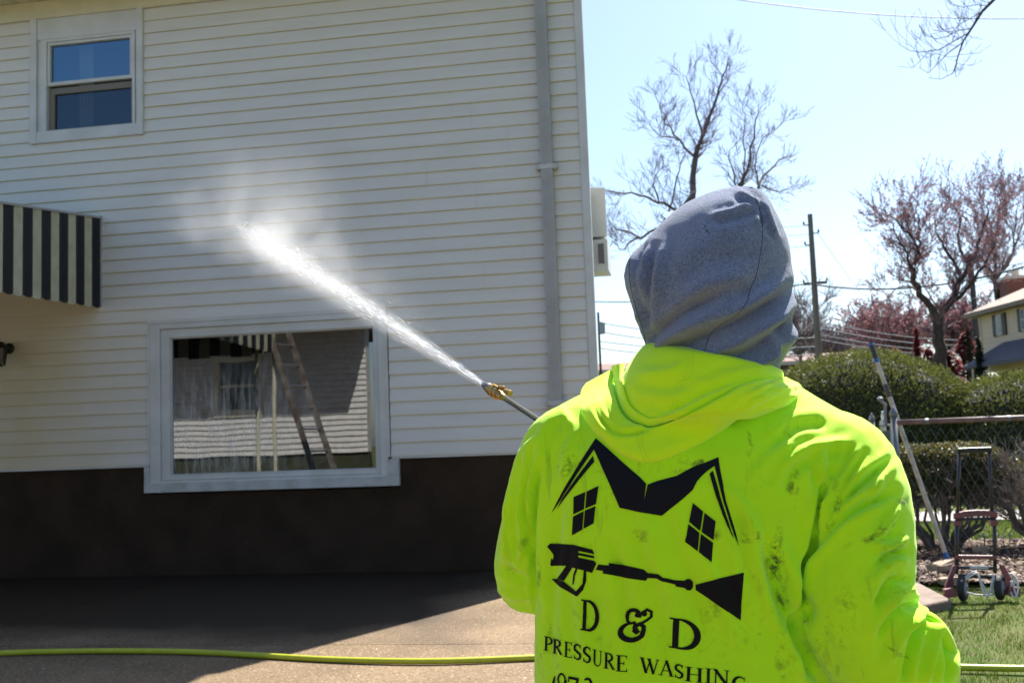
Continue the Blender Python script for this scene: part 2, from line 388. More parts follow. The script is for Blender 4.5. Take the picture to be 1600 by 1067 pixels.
# downspout
dx0 = W(846, 240).x; dx1 = W(864, 240).x
b = MB(); b.box((dx0, Dw-.095, .35), (dx1, Dw-.022, ZT+.18))
for q in (.25, .5, .75): b.box((dx0+(dx1-dx0)*q-.004, Dw-.099, .35), (dx0+(dx1-dx0)*q+.004, Dw-.0945, ZT+.18))
b.box((dx0, Dw-.25, .22), (dx1, Dw-.022, .349))
dsp = b.build('downspout', M_down, house, bevel=.006)
bz = W(855, 264).z
for z in (bz, 1.5):
    b = MB(); b.box((dx0-.045, Dw-.1015, z-.022), (dx1+.045, Dw-.0985, z+.022))
    b.box((dx0-.045, Dw-.0984, z-.022), (dx0-.003, Dw-.02, z+.022)); b.box((dx1+.003, Dw-.0984, z-.022), (dx1+.045, Dw-.02, z+.022))
    for sx in (dx0-.025, dx1+.025): b.lathe([(.008, 0), (.008, .006)], (sx, Dw-.1016, z), (0, -1, 0), 8)
    b.build('bracket', M_old, dsp)

# ---- picture window
def frame_ring(b, x0, x1, z0, z1, X0, X1, Z0, Z1, ya, yb):
    """ring between outer (X0..Z1) and inner (x0..z1)"""
    b.box((X0, ya, Z0), (x0, yb, Z1)); b.box((x1, ya, Z0), (X1, yb, Z1))
    b.box((x0, ya, Z0), (x1, yb, z0)); b.box((x0, ya, z1), (x1, yb, Z1))
pw = empty('picture_window', (-4, Dw, 1), None, None); pw.parent = house; pw.matrix_parent_inverse = Matrix.Translation(house.location).inverted()
TX0, TX1 = W(233, 650).x, W(609, 650).x; TZ1 = W(232, 503).z; 
gx0, gx1 = W(266, 640).x, W(586.5, 640).x; gz0, gz1 = W(267, 743).z, W(264.5, 528).z
fx0, fx1 = W(252, 640).x, W(594, 640).x; fz0, fz1 = gz0-.045, W(250, 515).z
b = MB(); 
frame_ring(b, fx0, fx1, fz0, fz1, TX0+.02, TX1-.022, fz0-.09, TZ1-.03, Dw-.028, Dw+.06)
b.box((TX0, Dw-.034, Wz0-.005), (TX0+.0195, Dw, TZ1)); b.box((TX1-.0215, Dw-.034, Wz0-.005), (TX1, Dw, TZ1)); b.box((TX0+.02, Dw-.034, TZ1-.0295), (TX1-.022, Dw, TZ1))
b.build('casing', M_trim, pw, bevel=.003)
sx0, sx1 = W(228, 769).x, W(625.5, 763).x
b = MB(); b.box((sx0, Dw-.040, W(228, 770).z), (sx1, Dw+.02, W(228, 752).z-.02)); b.box((sx0, Dw-.037, W(228,752).z-.0195), (TX0+.019, Dw+.02, Wz0-.02)); b.box((TX1-.0212, Dw-.037, W(228,752).z-.0195), (sx1, Dw+.02, Wz0-.02))
b.build('sill', M_old, pw, bevel=.004)
b = MB(); frame_ring(b, gx0, gx1, gz0, gz1, fx0+.002, fx1-.002, fz0+.002, fz1-.002, Dw-.006, Dw+.07)
frame_ring(b, gx0+.012, gx1-.012, gz0+.012, gz1-.012, gx0+.0005, gx1-.0005, gz0+.0005, gz1-.0005, Dw+.012, Dw+.07)
b.build('frame', M_trim, pw, bevel=.003)
M_glass1 = glass('wet_window_glass', .17, .30, dirt=(gx0+.55, gz0+.40, 1.15, .75))
b = MB(); b.add([(gx0, Dw+.03, gz0), (gx1, Dw+.03, gz0), (gx1, Dw+.03, gz1), (gx0, Dw+.03, gz1)], [(0,1,2,3)]); b.build('pane', M_glass1, pw)
b = MB(); b.box((gx0-.05, Dw+.15, gz0-.1), (gx1+.05, Dw+1.6, gz1+.1)); b.build('room_interior', M_dark, pw)

# ---- upper double hung window
uw = empty('double_hung_window', (-6, Dw, 5)); uw.parent = house; uw.matrix_parent_inverse = Matrix.Translation(house.location).inverted()
UX = lambda px: W(px, 140).x
uz = lambda y: W(140, y).z
U0, U1 = UX(49.9), UX(225.6)
zb = uz(219); 
fA, fB = UX(66), UX(213); zfb, zft = uz(201), uz(57)
b = MB(); b.box((U0, Dw-.040, zb), (UX(60), Dw+.02, ZT+.02)); b.box((UX(216), Dw-.040, zb), (U1, Dw+.02, ZT+.02))
b.box((UX(60)+.001, Dw-.030, zft), (UX(216)-.001, Dw+.02, ZT+.005)); b.box((UX(60)+.001, Dw-.037, zb+.002), (UX(216)-.001, Dw+.02, zfb))
b.box((UX(60)+.001, Dw-.015, zfb), (fA-.001, Dw+.02, zft)); b.box((fB+.001, Dw-.015, zfb), (UX(216)-.001, Dw+.02, zft))
b.build('casing', M_trim, uw, bevel=.003)
sA, sB = UX(79), UX(204); zm1, zm2 = uz(129), uz(124); zs0, zs1 = uz(203)+.03, uz(66)
b = MB(); frame_ring(b, sA-.03, sB+.03, zs0-.01, zs1+.03, fA, fB, zfb+.001, zft-.001, Dw-.028, Dw+.05)
b.build('frame', M_trim, uw, bevel=.003)
b = MB(); frame_ring(b, sA, sB, zm2+.0, zs1, sA-.029, sB+.029, zm2-.035, zs1+.029, Dw-.012, Dw+.03); us = b.build('upper_sash', M_trim, uw, bevel=.002)
b = MB(); frame_ring(b, sA+.030, sB-.005, zs0+.01, zm1-.085, sA-.029, sB+.029, zs0-.009, zm1-.02, Dw+.02, Dw+.06); ls = b.build('lower_sash', mat('shaded_screened_sash', (.17, .155, .13), .7), uw, bevel=.002)  # sash colour darkened for recess shade and the insect screen
M_glass2 = glass('window_glass', .24, .6, gcol=(.45, .75, 1, 1))
M_glass3 = glass('screened_glass', .09, .35, gcol=(.6, .8, 1, 1))
b = MB(); b.add([(sA, Dw+.02, zm2), (sB, Dw+.02, zm2), (sB, Dw+.02, zs1), (sA, Dw+.02, zs1)], [(0,1,2,3)]); b.build('pane', M_glass2, us)
b = MB(); b.add([(sA, Dw+.045, zs0), (sB, Dw+.045, zs0), (sB, Dw+.045, zm1-.08), (sA, Dw+.045, zm1-.08)], [(0,1,2,3)]); b.build('pane', M_glass3, ls)
b = MB(); 
cx = UX(131)
for i in range(8): 
    xx = cx-.02*i; b.add([(xx, Dw+.18+.004*(i % 2), zs0-.05), (xx-.02, Dw+.18+.004*((i+1) % 2), zs0-.05), (xx-.02, Dw+.18+.004*((i+1) % 2), zs1+.05), (xx, Dw+.18+.004*(i % 2), zs1+.05)], [(0,1,2,3)])
b.build('curtain', mat('pale_curtain', (.20, .25, .23), .8), uw, smooth=True)
b = MB(); b.box((U0, Dw+.25, zb-.1), (U1, Dw+1.2, ZT+.1)); b.build('room_interior', M_dark, uw)

# ---- awning over the side porch (projects 4.4 m from the wall)
aw = empty('porch_awning', (-5.75, Dw, 2.6), 'black and cream striped metal porch awning with steel posts', 'awning')
AX = W(158, 400).x
zw1, zw0 = W(155, 343).z, W(155, 480).z
sl_top = (wal(0, 320, 1).z)  # unused guard
def side_top(d): return zw1-.117*d
def side_bot(d): return zw0-.03*d
AL = 4.35
w_ = AL/32
b = MB()
for colr in (0, 1):
    b.cur = colr
    for i in range(32):
        if (i+1) % 2 != colr: continue
        d0, d1 = i*w_, (i+1)*w_
        yo = .007 if colr else 0
        vs = []
        for d in (d0, d1):
            vs += [(AX+yo, Dw-.03-d, side_bot(d)), (AX+yo, Dw-.03-d, side_top(d)), (AX+yo-.012, Dw-.03-d, side_top(d)), (AX+yo-.012, Dw-.03-d, side_bot(d))]
        # rounded drip tip
        dm = (d0+d1)/2
        b.add(vs, [(0,4,5,1), (1,5,6,2), (2,6,7,3), (3,7,4,0), (0,1,2,3), (7,6,5,4)])
        b.add([(AX+yo, Dw-.03-d0, side_bot(d0)), (AX+yo, Dw-.03-d1, side_bot(d1)), (AX+yo, Dw-.03-dm-.03, side_bot(dm)-.016), (AX+yo, Dw-.03-dm+.03, side_bot(dm)-.016)], [(0,1,2,3)])
        # ribs pressed in each slat
        for q in (.3, .5, .7):
            dd = d0+(d1-d0)*q; b.add([(AX+yo+.003, Dw-.03-dd+.004, side_bot(dd)), (AX+yo+.003, Dw-.03-dd-.004, side_bot(dd)), (AX+yo+.003, Dw-.03-dd-.004, side_top(dd)), (AX+yo+.003, Dw-.03-dd+.004, side_top(dd))], [(0,1,2,3)])
fixn(b.build('side_panel', [M_cream, M_black], aw))
b = MB()
for colr in (0, 1):
    b.cur = colr
    for i in range(24):
        if i % 2 != colr: continue
        x0 = AX-.02-.16*i
        for d0, d1 in ((0, 1.5), (1.5, 3), (3, AL)):
            b.add([(x0, Dw-.03-d0, side_top(d0)), (x0-.16, Dw-.03-d0, side_top(d0)), (x0-.16, Dw-.03-d1, side_top(d1)), (x0, Dw-.03-d1, side_top(d1))], [(0,1,2,3)])
        b.box((x0, Dw-.03-AL-.01, side_bot(AL)-.03*((i//2) % 2)), (x0-.159, Dw-.03-AL+.005, side_top(AL)-.004))
b.build('canopy', [M_cream, M_black], aw)
b = MB()
b.bar((AX+.012, Dw-.01, side_top(0)+.012), (AX+.012, Dw-.03-3, side_top(3)+.012), .02, .02); b.bar((AX+.002, Dw-.015, zw0), (AX+.002, Dw-.015, zw1+.03), .03, .025)
b.bar((AX-.02, Dw-.05, zw0+.03), (AX-.02, Dw-.03-AL, side_bot(AL)+.03), .025, .025)
b.build('support_frame', M_down, aw)
for dd in (0, .32):
    b = MB(); b.tube([(AX-.03-dd*.7, Dw-.05-AL+dd*.2, 0), (AX-.03-dd*.7, Dw-.05-AL+dd*.2, side_bot(AL)+.15)], .028, 10); b.build('post', M_cream, aw)

# wall lantern
ln = empty('wall_lantern', (W(16, 548).x, Dw-.03, W(16, 548).z), 'black wall lantern below the striped awning on white siding', 'wall lamp')
c = ln.location.copy()
b = MB(); b.lathe([(.055, 0), (.055, .012), (.02, .03)], c+Vector((0, .02, .02)), (0, -1, 0), 14); b.tube([c+Vector((0, 0, .02)), c+Vector((0, -.08, .07)), c+Vector((0, -.13, .04))], .009, 6); b.build('bracket', M_black, ln)
b = MB(); b.lathe([(.015, .09), (.03, .075), (.085, .03), (.088, .02)], c+Vector((0, -.13, -.01)), (0, 0, 1), 8); b.lathe([(.05, -.16), (.055, -.15), (.02, -.17)], c+Vector((0, -.13, 0)), (0, 0, 1), 8)
for j in range(6):
    a = j*math.pi/3; b.bar(c+Vector((.075*math.cos(a), -.13+.075*math.sin(a), .02)), c+Vector((.05*math.cos(a), -.13+.05*math.sin(a), -.15)), .008, .008)
b.build('cage', M_black, ln)
b = MB(); b.lathe([(.042, -.14), (.065, .015)], c+Vector((0, -.13, 0)), (0, 0, 1), 6); b.build('glass_shade', mat('smoked_glass', (.05, .05, .05), .15), ln)

# things on the side wall: projecting window hood and box window
def pside(x, y, Y): return wal(x, y, Y)
Yh = 11.4
hA, hB = pside(924, 292, Yh), pside(948.5, 369, Yh)
xs_ = HXR+(BXR-HXR)*(Yh-Dw)/(HYB-Dw)
b = MB(); b.prism([(xs_-.02, Yh, hA.z), (hB.x, Yh, hA.z-.02), (hB.x, Yh, hB.z), (xs_-.02, Yh, hB.z+.0)], (-.15, 1.25, 0)); fixn(b.build('window_hood', M_trim, house, bevel=.004, label='white metal hood projecting from the side wall'))
lA, lB = pside(928, 374, Yh), pside(952, 422, Yh)
bw = MB().box((xs_-.02, Yh+.02, lB.z), (lB.x-.01, Yh+.45, lA.z)).build('box_window', M_trim, house, bevel=.004)
wA, wB = pside(934, 381, Yh), pside(944, 411, Yh)
b = MB(); b.box((wA.x, Yh+.006, wB.z), (wB.x, Yh+.019, wA.z)); b.build('pane', mat('dark_glass', (.06, .06, .07), .1), bw)
b = MB(); b.bar((wA.x-.012, Yh+.012, wA.z), (wA.x-.012, Yh+.012, wB.z), .01, .02); b.bar((wB.x+.012, Yh+.012, wA.z), (wB.x+.012, Yh+.012, wB.z), .01, .02); b.build('frame', M_trim, bw)

# ================================================================== NEIGHBOUR'S HOUSE behind the camera (seen in the window glass)
NY = -5.0
nb = empty('neighbour_house', (-12, NY-4, 0), 'white painted brick house reflected in the picture window', 'house')
M_nbrick = mat('painted_brick', (.52, .51, .49), .7, col2=(.42, .41, .38), vscale=6, bump=.3, bscale=25)
N_, L_, b_ = nodes(M_nbrick)
nxr = -7.6
def nz(x): return x
b = MB()
wx0, wx1, wz0_, wz1_ = -11.4, -10.3, 2.05, 3.35
b.box((-21, NY-.3, 1.0), (wx0, NY, 4.2)); b.box((wx1, NY-.3, 1.0), (nxr, NY, 4.2)); b.box((wx0, NY-.3, 1.0), (wx1, NY, wz0_)); b.box((wx0, NY-.3, wz1_), (wx1, NY, 4.2))
k = 0
z = 1.0
while z < 4.2:                       # courses of painted clapboard
    for (p, q) in ((-21, wx0), (wx1, nxr)) if wz0_-.1 < z < wz1_ else ((-21, nxr),):
        b.add([(p, NY+.03, z), (q, NY+.03, z), (q, NY+.002, z+.13), (p, NY+.002, z+.13), (p, NY, z), (q, NY, z)], [(1,0,3,2), (0,1,5,4)])
    z += .132
b.build('wall', M_nbrick, nb)
b = MB(); b.box((-21, NY-.3, 0), (nxr, NY-.02, 1.0)); b.build('foundation', mat('mossy_block', (.035, .042, .018), .9, var=.4), nb)
b = MB(); b.box((-21.5, NY-6, 4.2), (nxr+.2, NY+1.6, 4.35)); b.build('roof', M_roof, nb)
b = MB(); frame_ring(b, wx0+.06, wx1-.06, wz0_+.06, wz1_-.06, wx0-.09, wx1+.09, wz0_-.11, wz1_+.08, NY-.1, NY+.05); b.box((wx0+.06, NY-.08, 2.66), (wx1-.06, NY+.03, 2.72))
nw = b.build('window', mat('cream_frame', (.45, .42, .32), .5), nb)
b = MB(); b.box((wx0, NY-.09, wz0_), (wx1, NY-.06, wz1_)); b.build('pane', mat('dark_glass', (.02, .02, .02), .15), nw)
b = MB(); b.box((nxr+.35, NY-8, 0), (nxr+.75, NY-1, 2.8)); 
b.build('garden_fence_panel', mat('brown_board', (.16, .10, .06), .8, var=.3), label='brown boarded fence end beside the white brick house', cat='fence')

# extension ladder leaning on the awning corner (seen in the window glass)
M_lad = mat('scuffed_ladder_rail', (.20, .19, .18), .5, metal=.6, col2=(.10, .07, .05), vscale=7)
ld = empty('extension_ladder', (-4.15, 5.7, 0), 'aluminium extension ladder leaning on the awning corner in the window reflection', 'ladder')
p0 = Vector((-4.62, 5.6, 0)); p1 = Vector((-5.75, 5.05, 2.9)); dd_ = (p1-p0).normalized(); sd = Vector((.35, -.85, 0)).normalized()*.2
for s in (-1, 1):
    b = MB(); b.bar(p0+sd*s, p1+sd*s, .03, .08, up=(1, 0, 0)); rl = b.build('rail', M_lad, ld)
    b = MB(); b.box((p0+sd*s-Vector((.03, .05, 0))), (p0+sd*s+Vector((.03, .05, .06)))); b.build('foot', M_black, rl)
for i in range(9):
    q = p0.lerp(p1, (i+.7)/9.6); b = MB(); b.tube([q-sd, q+sd], .016, 8); b.build('rung', M_alu, ld)
# ================================================================== VEGETATION AND YARD
def pt_jit(p, rg, a): return Vector((p[0]+rg.uniform(-a, a), p[1]+rg.uniform(-a, a), p[2]+rg.uniform(-a, a)))
def twigs(b, p, d, L, r, depth, rg, spread=.55, up=.12, n=3, minr=.003, buds=None, bsz=.03):
    """one branch with bends, then children"""
    segs = 3 if depth else 2
    pts = [p]; q = p.copy(); dd = d.copy()
    for i in range(segs):
        dd = (dd+Vector((rg.uniform(-1, 1), rg.uniform(-1, 1), rg.uniform(-.8, 1)))*.22+Vector((0, 0, up*.5))).normalized()
        q = q+dd*(L/segs); pts.append(q.copy())
    rr = [max(minr, r*(1-.55*i/segs)) for i in range(segs+1)]
    b.tube(pts, rr, 3 if r < .03 else 5, caps=False)
    if buds is not None and depth <= 1 and rg.random() < .6:
        for i in range(1, len(pts)):
            for _ in range(2):
                c = pts[i-1].lerp(pts[i], rg.random())+Vector((rg.uniform(-1, 1), rg.uniform(-1, 1), rg.uniform(-1, 1)))*bsz
                s = bsz*rg.uniform(.5, 1.1); a = Vector((rg.uniform(-1, 1), rg.uniform(-1, 1), rg.uniform(-1, 1))).normalized()*s; e = Vector((rg.uniform(-1, 1), rg.uniform(-1, 1), rg.uniform(-1, 1))).normalized()*s
                buds.add([c-a, c-e, c+a, c+e], [(0,1,2,3)])
    if depth <= 0: return
    for k in range(n+(1 if rg.random() < .4 else 0)):
        t = rg.uniform(.25, 1) if k else 1
        i = min(segs-1, int(t*segs)); base = pts[i].lerp(pts[i+1], t*segs-i)
        ax = Vector((rg.uniform(-1, 1), rg.uniform(-1, 1), rg.uniform(-1, 1))); ax = (ax-dd*ax.dot(dd)).normalized()
        nd = (dd+ax*rg.uniform(.4, 1)*spread*1.6+Vector((0, 0, up))).normalized()
        twigs(b, base, nd, L*rg.uniform(.55, .8), max(minr, rr[i]*.55), depth-1, rg, spread, up, n, minr, buds, bsz)
def limb_tree(name, limbs, t, mb, label, group=None, depth=3, seed=1, minr=.006, twigL=1.6, budm=None, bsz=.04, per=5, trunk_to_ground=True, jit=.06, cat='tree', base=None, nn=3, RS=.8):
    """limbs: [( [(px,py),...], r0, r1, dt0, dt1 )] read off the photo, set at real distance t (+ depth offsets)"""
    rg = random.Random(seed)
    first = dep(*limbs[0][0][0], t)
    root = empty(name, (first.x, first.y, 0), label, cat, group)
    tr = MB(); cr = MB(); bd = MB() if budm else None
    for li, (pl, r0, r1, a0, a1) in enumerate(limbs):
        n = len(pl); P = []
        for i, (x, y) in enumerate(pl): P.append(dep(x, y, t+a0+(a1-a0)*i/max(1, n-1)))
        if li == 0 and trunk_to_ground: P = [Vector((P[0].x, P[0].y, -.1))]+P; 
        # refine
        Q = []
        for i in range(len(P)-1):
            m_ = 3
            for j in range(m_): Q.append(pt_jit(P[i].lerp(P[i+1], j/m_), rg, jit*(0 if (i == 0 and j == 0) else 1)))
        Q.append(P[-1]); k = len(Q)
        rr = [(r0+(r1-r0)*i/(k-1))*RS for i in range(k)]
        tr.tube(Q, rr, 8 if r0 > .1 else 6, caps=False)
        start = 0 if r0 < .12 else int(k*.35)
        if li == 0 and trunk_to_ground: start = int(k*.75)
        for i in range(start, k):
            for _ in range(per if i < k-1 else per+2):
                d = (Q[min(i+1, k-1)]-Q[max(0, i-1)]).normalized()
                ax = Vector((rg.uniform(-1, 1), rg.uniform(-1, 1), rg.uniform(-1, 1))); ax = (ax-d*ax.dot(d)).normalized()
                nd = (d*rg.uniform(.3, 1)+ax+Vector((0, 0, .25))).normalized()
                twigs(cr, Q[i], nd, twigL*rg.uniform(.5, 1.1), max(minr, rr[i]*.35), depth, rg, minr=minr, buds=bd, bsz=bsz, n=nn)
    tr.build('trunk', mb, root, smooth=True)
    if budm: 
        nv = len(cr.f); cr.cur = 1; cr.add(bd.v, bd.f); cr.m = cr.m[:nv]+[1]*(len(cr.f)-nv)
        cr.build('crown', [M_twig, budm], root)
    else: cr.build('crown', M_twig, root)
    return root
M_bark = mat('grey_brown_bark', (.13, .10, .095), .9, var=.4, vscale=8, bump=.4)
M_bark2 = mat('dark_bark', (.065, .045, .04), .9, var=.4, vscale=8, bump=.5)
M_twig = mat('purple_grey_twig', (.19, .14, .155), .9, var=.3)
M_bud = leafy(mat('red_buds', (.30, .14, .15), .8, col2=(.22, .11, .13), vscale=2), .3, (.30, .14, .15))
M_bud2 = mat('dark_red_leaf', (.22, .04, .045), .8, col2=(.32, .09, .08), vscale=2)

# big bare trees behind the hooded head
limb_tree('bare_tree', [
 ([(1075,420),(1083,300),(1090,230)], .22, .13, 0, 0),
 ([(1090,235),(1107,195),(1122,150),(1128,120),(1140,90)], .11, .025, 0, 1.5),
 ([(1088,240),(1095,210),(1083,160),(1072,120)], .08, .02, 0, -1),
 ([(1085,245),(1062,222),(1040,190),(1032,160)], .07, .02, 0, -2),
 ([(1060,220),(1030,215),(1015,190)], .04, .015, -1, -2.5),
 ([(1100,200),(1116,168),(1135,125),(1110,95)], .05, .015, 1, 2),
 ([(1085,300),(1060,330),(1025,315),(985,302),(950,298)], .09, .03, -.5, -3),
 ([(1080,350),(1040,345),(1005,372),(970,360),(955,350)], .09, .03, -1, 1),
 ([(1030,318),(1020,290),(1028,270)], .05, .015, -2, -2), ([(1045,330),(1060,280),(1068,245)], .06, .02, 0, 1),
 ([(1000,370),(975,390),(958,378),(948,395)], .05, .015, 1, 2),
], 30, M_bark, 'tall bare grey tree rising just left above the grey hood', depth=2, seed=3, twigL=.48, per=2, minr=.0040, nn=3, RS=.55)
limb_tree('bare_tree', [
 ([(1150,420),(1148,320),(1160,285)], .20, .12, 0, 0),
 ([(1158,290),(1170,250),(1180,200),(1185,165)], .09, .02, 0, 1),
 ([(1153,300),(1142,260),(1140,235)], .06, .02, 0, -1.5),
 ([(1158,292),(1163,240),(1166,190),(1160,160)], .05, .015, 0, -1),
 ([(1165,330),(1185,295),(1197,272),(1230,245)], .11, .03, 0, 2),
 ([(1190,290),(1215,300),(1240,290)], .05, .015, 1, 2), ([(1185,295),(1180,260),(1192,215),(1225,190)], .05, .015, 1, 1),
], 31, M_bark, 'bare tree with thin forked limbs standing behind the right side of the grey hood', depth=2, seed=9, twigL=.48, per=2, minr=.0040, nn=3, RS=.55)

# red-budded maple on the right
limb_tree('budding_maple', [
 ([(1475,600),(1470,545),(1466,500)], .33, .20, 0, 0),
 ([(1466,500),(1437,458),(1426,432),(1424,415),(1436,395),(1438,360)], .15, .04, 0, -1),
 ([(1424,420),(1410,385),(1395,350)], .06, .02, -1, -2), ([(1436,398),(1425,375),(1408,350),(1380,335)], .06, .02, -1, -2.5),
 ([(1437,360),(1435,335),(1428,310)], .04, .015, -1, -1), ([(1428,450),(1405,448),(1385,462)], .04, .015, 0, -1),
 ([(1466,498),(1490,465),(1502,440),(1515,410)], .16, .09, 0, .5),
 ([(1515,410),(1530,380),(1540,340),(1548,315)], .08, .02, .5, 1.5),
 ([(1500,430),(1483,395),(1465,370),(1460,345)], .08, .02, .5, 0), ([(1466,490),(1458,465),(1440,440)], .05, .02, 0, 1),
 ([(1513,412),(1498,380),(1500,340),(1492,315)], .06, .02, .5, 2),
 ([(1490,470),(1512,450),(1540,415),(1555,380)], .09, .03, 0, -1),
], 34, M_bark2, 'red budding maple with a dark forked trunk left of the cream house', 'budding maples beyond the hedge', depth=2, seed=11, twigL=.75, per=2, minr=.006, budm=M_bud, bsz=.036)
limb_tree('budding_maple', [
 ([(1565,560),(1560,480),(1556,440)], .25, .17, 0, 0),
 ([(1556,440),(1540,415),(1530,400),(1525,370)], .10, .03, 0, -1), ([(1556,445),(1553,400),(1560,350),(1565,310)], .10, .02, 0, 1),
 ([(1558,430),(1580,405),(1585,370),(1590,320)], .09, .02, 0, 1), ([(1555,400),(1540,350),(1530,315)], .06, .02, 0, 1), ([(1584,390),(1600,350),(1605,310)], .05, .02, 1, 2),
 ([(1584,372),(1570,340),(1572,300)], .04, .015, 0, 1),
], 47, M_bark2, 'second red budding maple, behind the red brick chimney of the cream house', 'budding maples beyond the hedge', depth=2, seed=21, twigL=1.1, per=2, minr=.008, budm=M_bud, bsz=.05)
# smaller distant trees
def far_tree(x, ytop, ybase, t, label, seed, bud=None, name='distant_bare_tree', w=1.0, per=3, bark=None, grp='small trees far beyond the hedge'):
    rg = random.Random(seed); h = ybase-ytop
    L = [([(x, ybase), (x+rg.uniform(-3, 3), ybase-h*.4)], .14, .09, 0, 0)]
    for k in range(7):
        a = rg.uniform(-.5, .5)*w; L.append(([(x, ybase-h*rg.uniform(.25, .45)), (x+a*h*.5, ybase-h*.65), (x+a*h*.8, ytop+h*rg.uniform(.05, .3))], .06, .015, 0, rg.uniform(-2, 2)))
    return limb_tree(name, L, t, bark or M_twig, label, grp, depth=2, seed=seed, twigL=t*.022, per=per, minr=t*.00022, budm=bud, bsz=t*.0016, jit=.05)
far_tree(1252, 475, 600, 48, 'small pale bare tree left of the wooden utility pole, behind the hedge', 31)
far_tree(1410, 500, 600, 60, 'small grey bare tree with reddish haze left of the maple trunk', 32, M_bud, w=1.3)
far_tree(1505, 500, 600, 62, 'small bare tree just right of the maple trunk', 33, M_bud)
far_tree(1300, 545, 605, 75, 'low bare tree right of the wooden utility pole', 34)
far_tree(1350, 545, 605, 80, 'low bare tree far off above the hedge top', 35, M_bud)
def conifer(x, ytop, ybase, t, wpx, m, label, name='evergreen_tree', seed=1, n=5200, group=None, sz=.006, blob=False):
    rg = random.Random(seed); top = dep(x, ytop, t); base = Vector((top.x, top.y, 0)); H = top.z
    r = empty(name, base, label, 'tree', group)
    b = MB(); b.tube([base+Vector((0, 0, -.1)), base+Vector((0, 0, H*.5)), base+Vector((0, 0, H*.95))], [.14, .09, .03], 7); b.build('trunk', M_bark2, r)
    W_ = wpx/FPX*t/2; zb = .25 if H < 6 else .8
    b = MB()
    for _ in range(n):
        u = rg.random()**.7; z = zb+(H-zb)*(1-u) if not blob else zb+(H-zb)*rg.random()
        env = W_*(u if not blob else math.sqrt(max(0, 1-((z-zb)/(H-zb)*1.6-.6)**2)))+.05
        a = rg.uniform(0, 6.283); lay = .72+.28*math.sin(z*7+a*2)
        rr = env*(rg.random()**.35)*lay
        c = base+Vector((rr*math.cos(a), rr*math.sin(a), z-rr*.25)); s = t*sz*rg.uniform(.25, .6)
        d = Vector((math.cos(a), math.sin(a), rg.uniform(-.5, .2))); e = Vector((-math.sin(a), math.cos(a), rg.uniform(-.6, .6)))
        b.add([c-d*s, c-e*s*.4, c+d*s, c+e*s*.4], [(0,1,2,3)])
    b.build('crown', m, r); return r
M_everg = mat('evergreen_needles', (.035, .055, .025), .8, col2=(.018, .03, .016), vscale=1.5)
M_redbush = leafy(mat('dark_red_foliage', (.22, .045, .05), .8, col2=(.13, .03, .035), vscale=1.5), .3, (.26, .05, .05))
conifer(1431, 512, 600, 50, 34, M_redbush, 'dark red pointed shrub left of the maple trunk, above the hedge', 'red_shrub', 3, 3600, 'dark red shrubs beyond the hedge')
conifer(1398, 545, 600, 52, 46, M_redbush, 'low round dark red shrub, leftmost above the hedge', 'red_shrub', 4, 3000, 'dark red shrubs beyond the hedge', blob=True)
conifer(1450, 545, 600, 46, 46, M_redbush, 'low dark red shrub directly behind the maple trunk', 'red_shrub', 5, 3000, 'dark red shrubs beyond the hedge', blob=True)
conifer(1507, 520, 600, 50, 46, M_redbush, 'dark red shrub between the maple trunk and the cream house', 'red_shrub', 6, 3800, 'dark red shrubs beyond the hedge', blob=True)
conifer(1480, 548, 600, 47, 60, M_redbush, 'broad low dark red shrub just right of the maple trunk', 'red_shrub', 14, 4200, 'dark red shrubs beyond the hedge', blob=True)
conifer(1528, 525, 600, 40, 42, M_everg, 'dark evergreen at the corner of the cream house', 'evergreen_tree', 7, 3500)
conifer(1560, 436, 540, 46, 30, M_everg, 'narrow dark evergreen tip left of the brick chimney', 'evergreen_tree', 8, 2600)
conifer(1512, 515, 600, 44, 14, M_everg, 'thin dark evergreen spire beside the dark utility pole', 'evergreen_tree', 9, 1500)

# overhanging branch, top right (its tree stands outside the frame)
rgb = random.Random(5)
def branch_px(b, pl, t, r0, r1, tw=2, L=.28):
    P = [dep(x, y, t+.1*math.sin(i*2.1)) for i, (x, y) in enumerate(pl)]; k = len(P)
    b.tube(P, [r0+(r1-r0)*i/(k-1) for i in range(k)], 6, caps=False)
    for i in range(1, k):
        for _ in range(tw):
            d = (P[i]-P[i-1]).normalized(); ax = Vector((rgb.uniform(-1, 1), rgb.uniform(-.4, .4), rgb.uniform(-.2, 1.2))).normalized()
            twigs(b, P[i-1].lerp(P[i], rgb.random()), (d*.8+ax).normalized(), L*rgb.uniform(.4, 1), max(.002, r1*.8), 1, rgb, minr=.0022, up=.3, n=2)
ob = empty('street_tree', (dep(2100, 400, 12).x, dep(2100, 400, 12).y, 0), 'bare overhanging tree limb with fine twigs reaching in from the top right', 'tree')
b = MB()
T0 = ob.location
br = dep(1553, 0, 12)
b.tube([T0+Vector((0, 0, -.1)), T0+Vector((0, 0, 3)), T0+Vector((-.2, 0, 6)), T0+Vector((-.5, .1, 8.5))], [.22, .19, .15, .08], 10)
b.tube([T0+Vector((-.2, 0, 6)), (T0+Vector((-.2, 0, 6))).lerp(br, .5)+Vector((0, 0, .9)), br+Vector((.25, 0, .35)), br], [.09, .06, .03, .02], 8)
b.build('trunk', M_bark2, ob, smooth=True)
b = MB()
branch_px(b, [(1553,0),(1535,18),(1518,45),(1505,65),(1497,88),(1492,110)], 12, .018, .005, 3)
branch_px(b, [(1535,18),(1515,30),(1500,38),(1480,60)], 12, .006, .003, 3); branch_px(b, [(1518,45),(1498,48),(1478,58),(1462,62),(1452,55)], 12, .006, .0025, 3)
branch_px(b, [(1513,52),(1490,65),(1468,78),(1440,82),(1422,80),(1405,70)], 12, .007, .0025, 3); branch_px(b, [(1503,68),(1485,80),(1470,95),(1450,115),(1435,105)], 12, .006, .0025, 2)
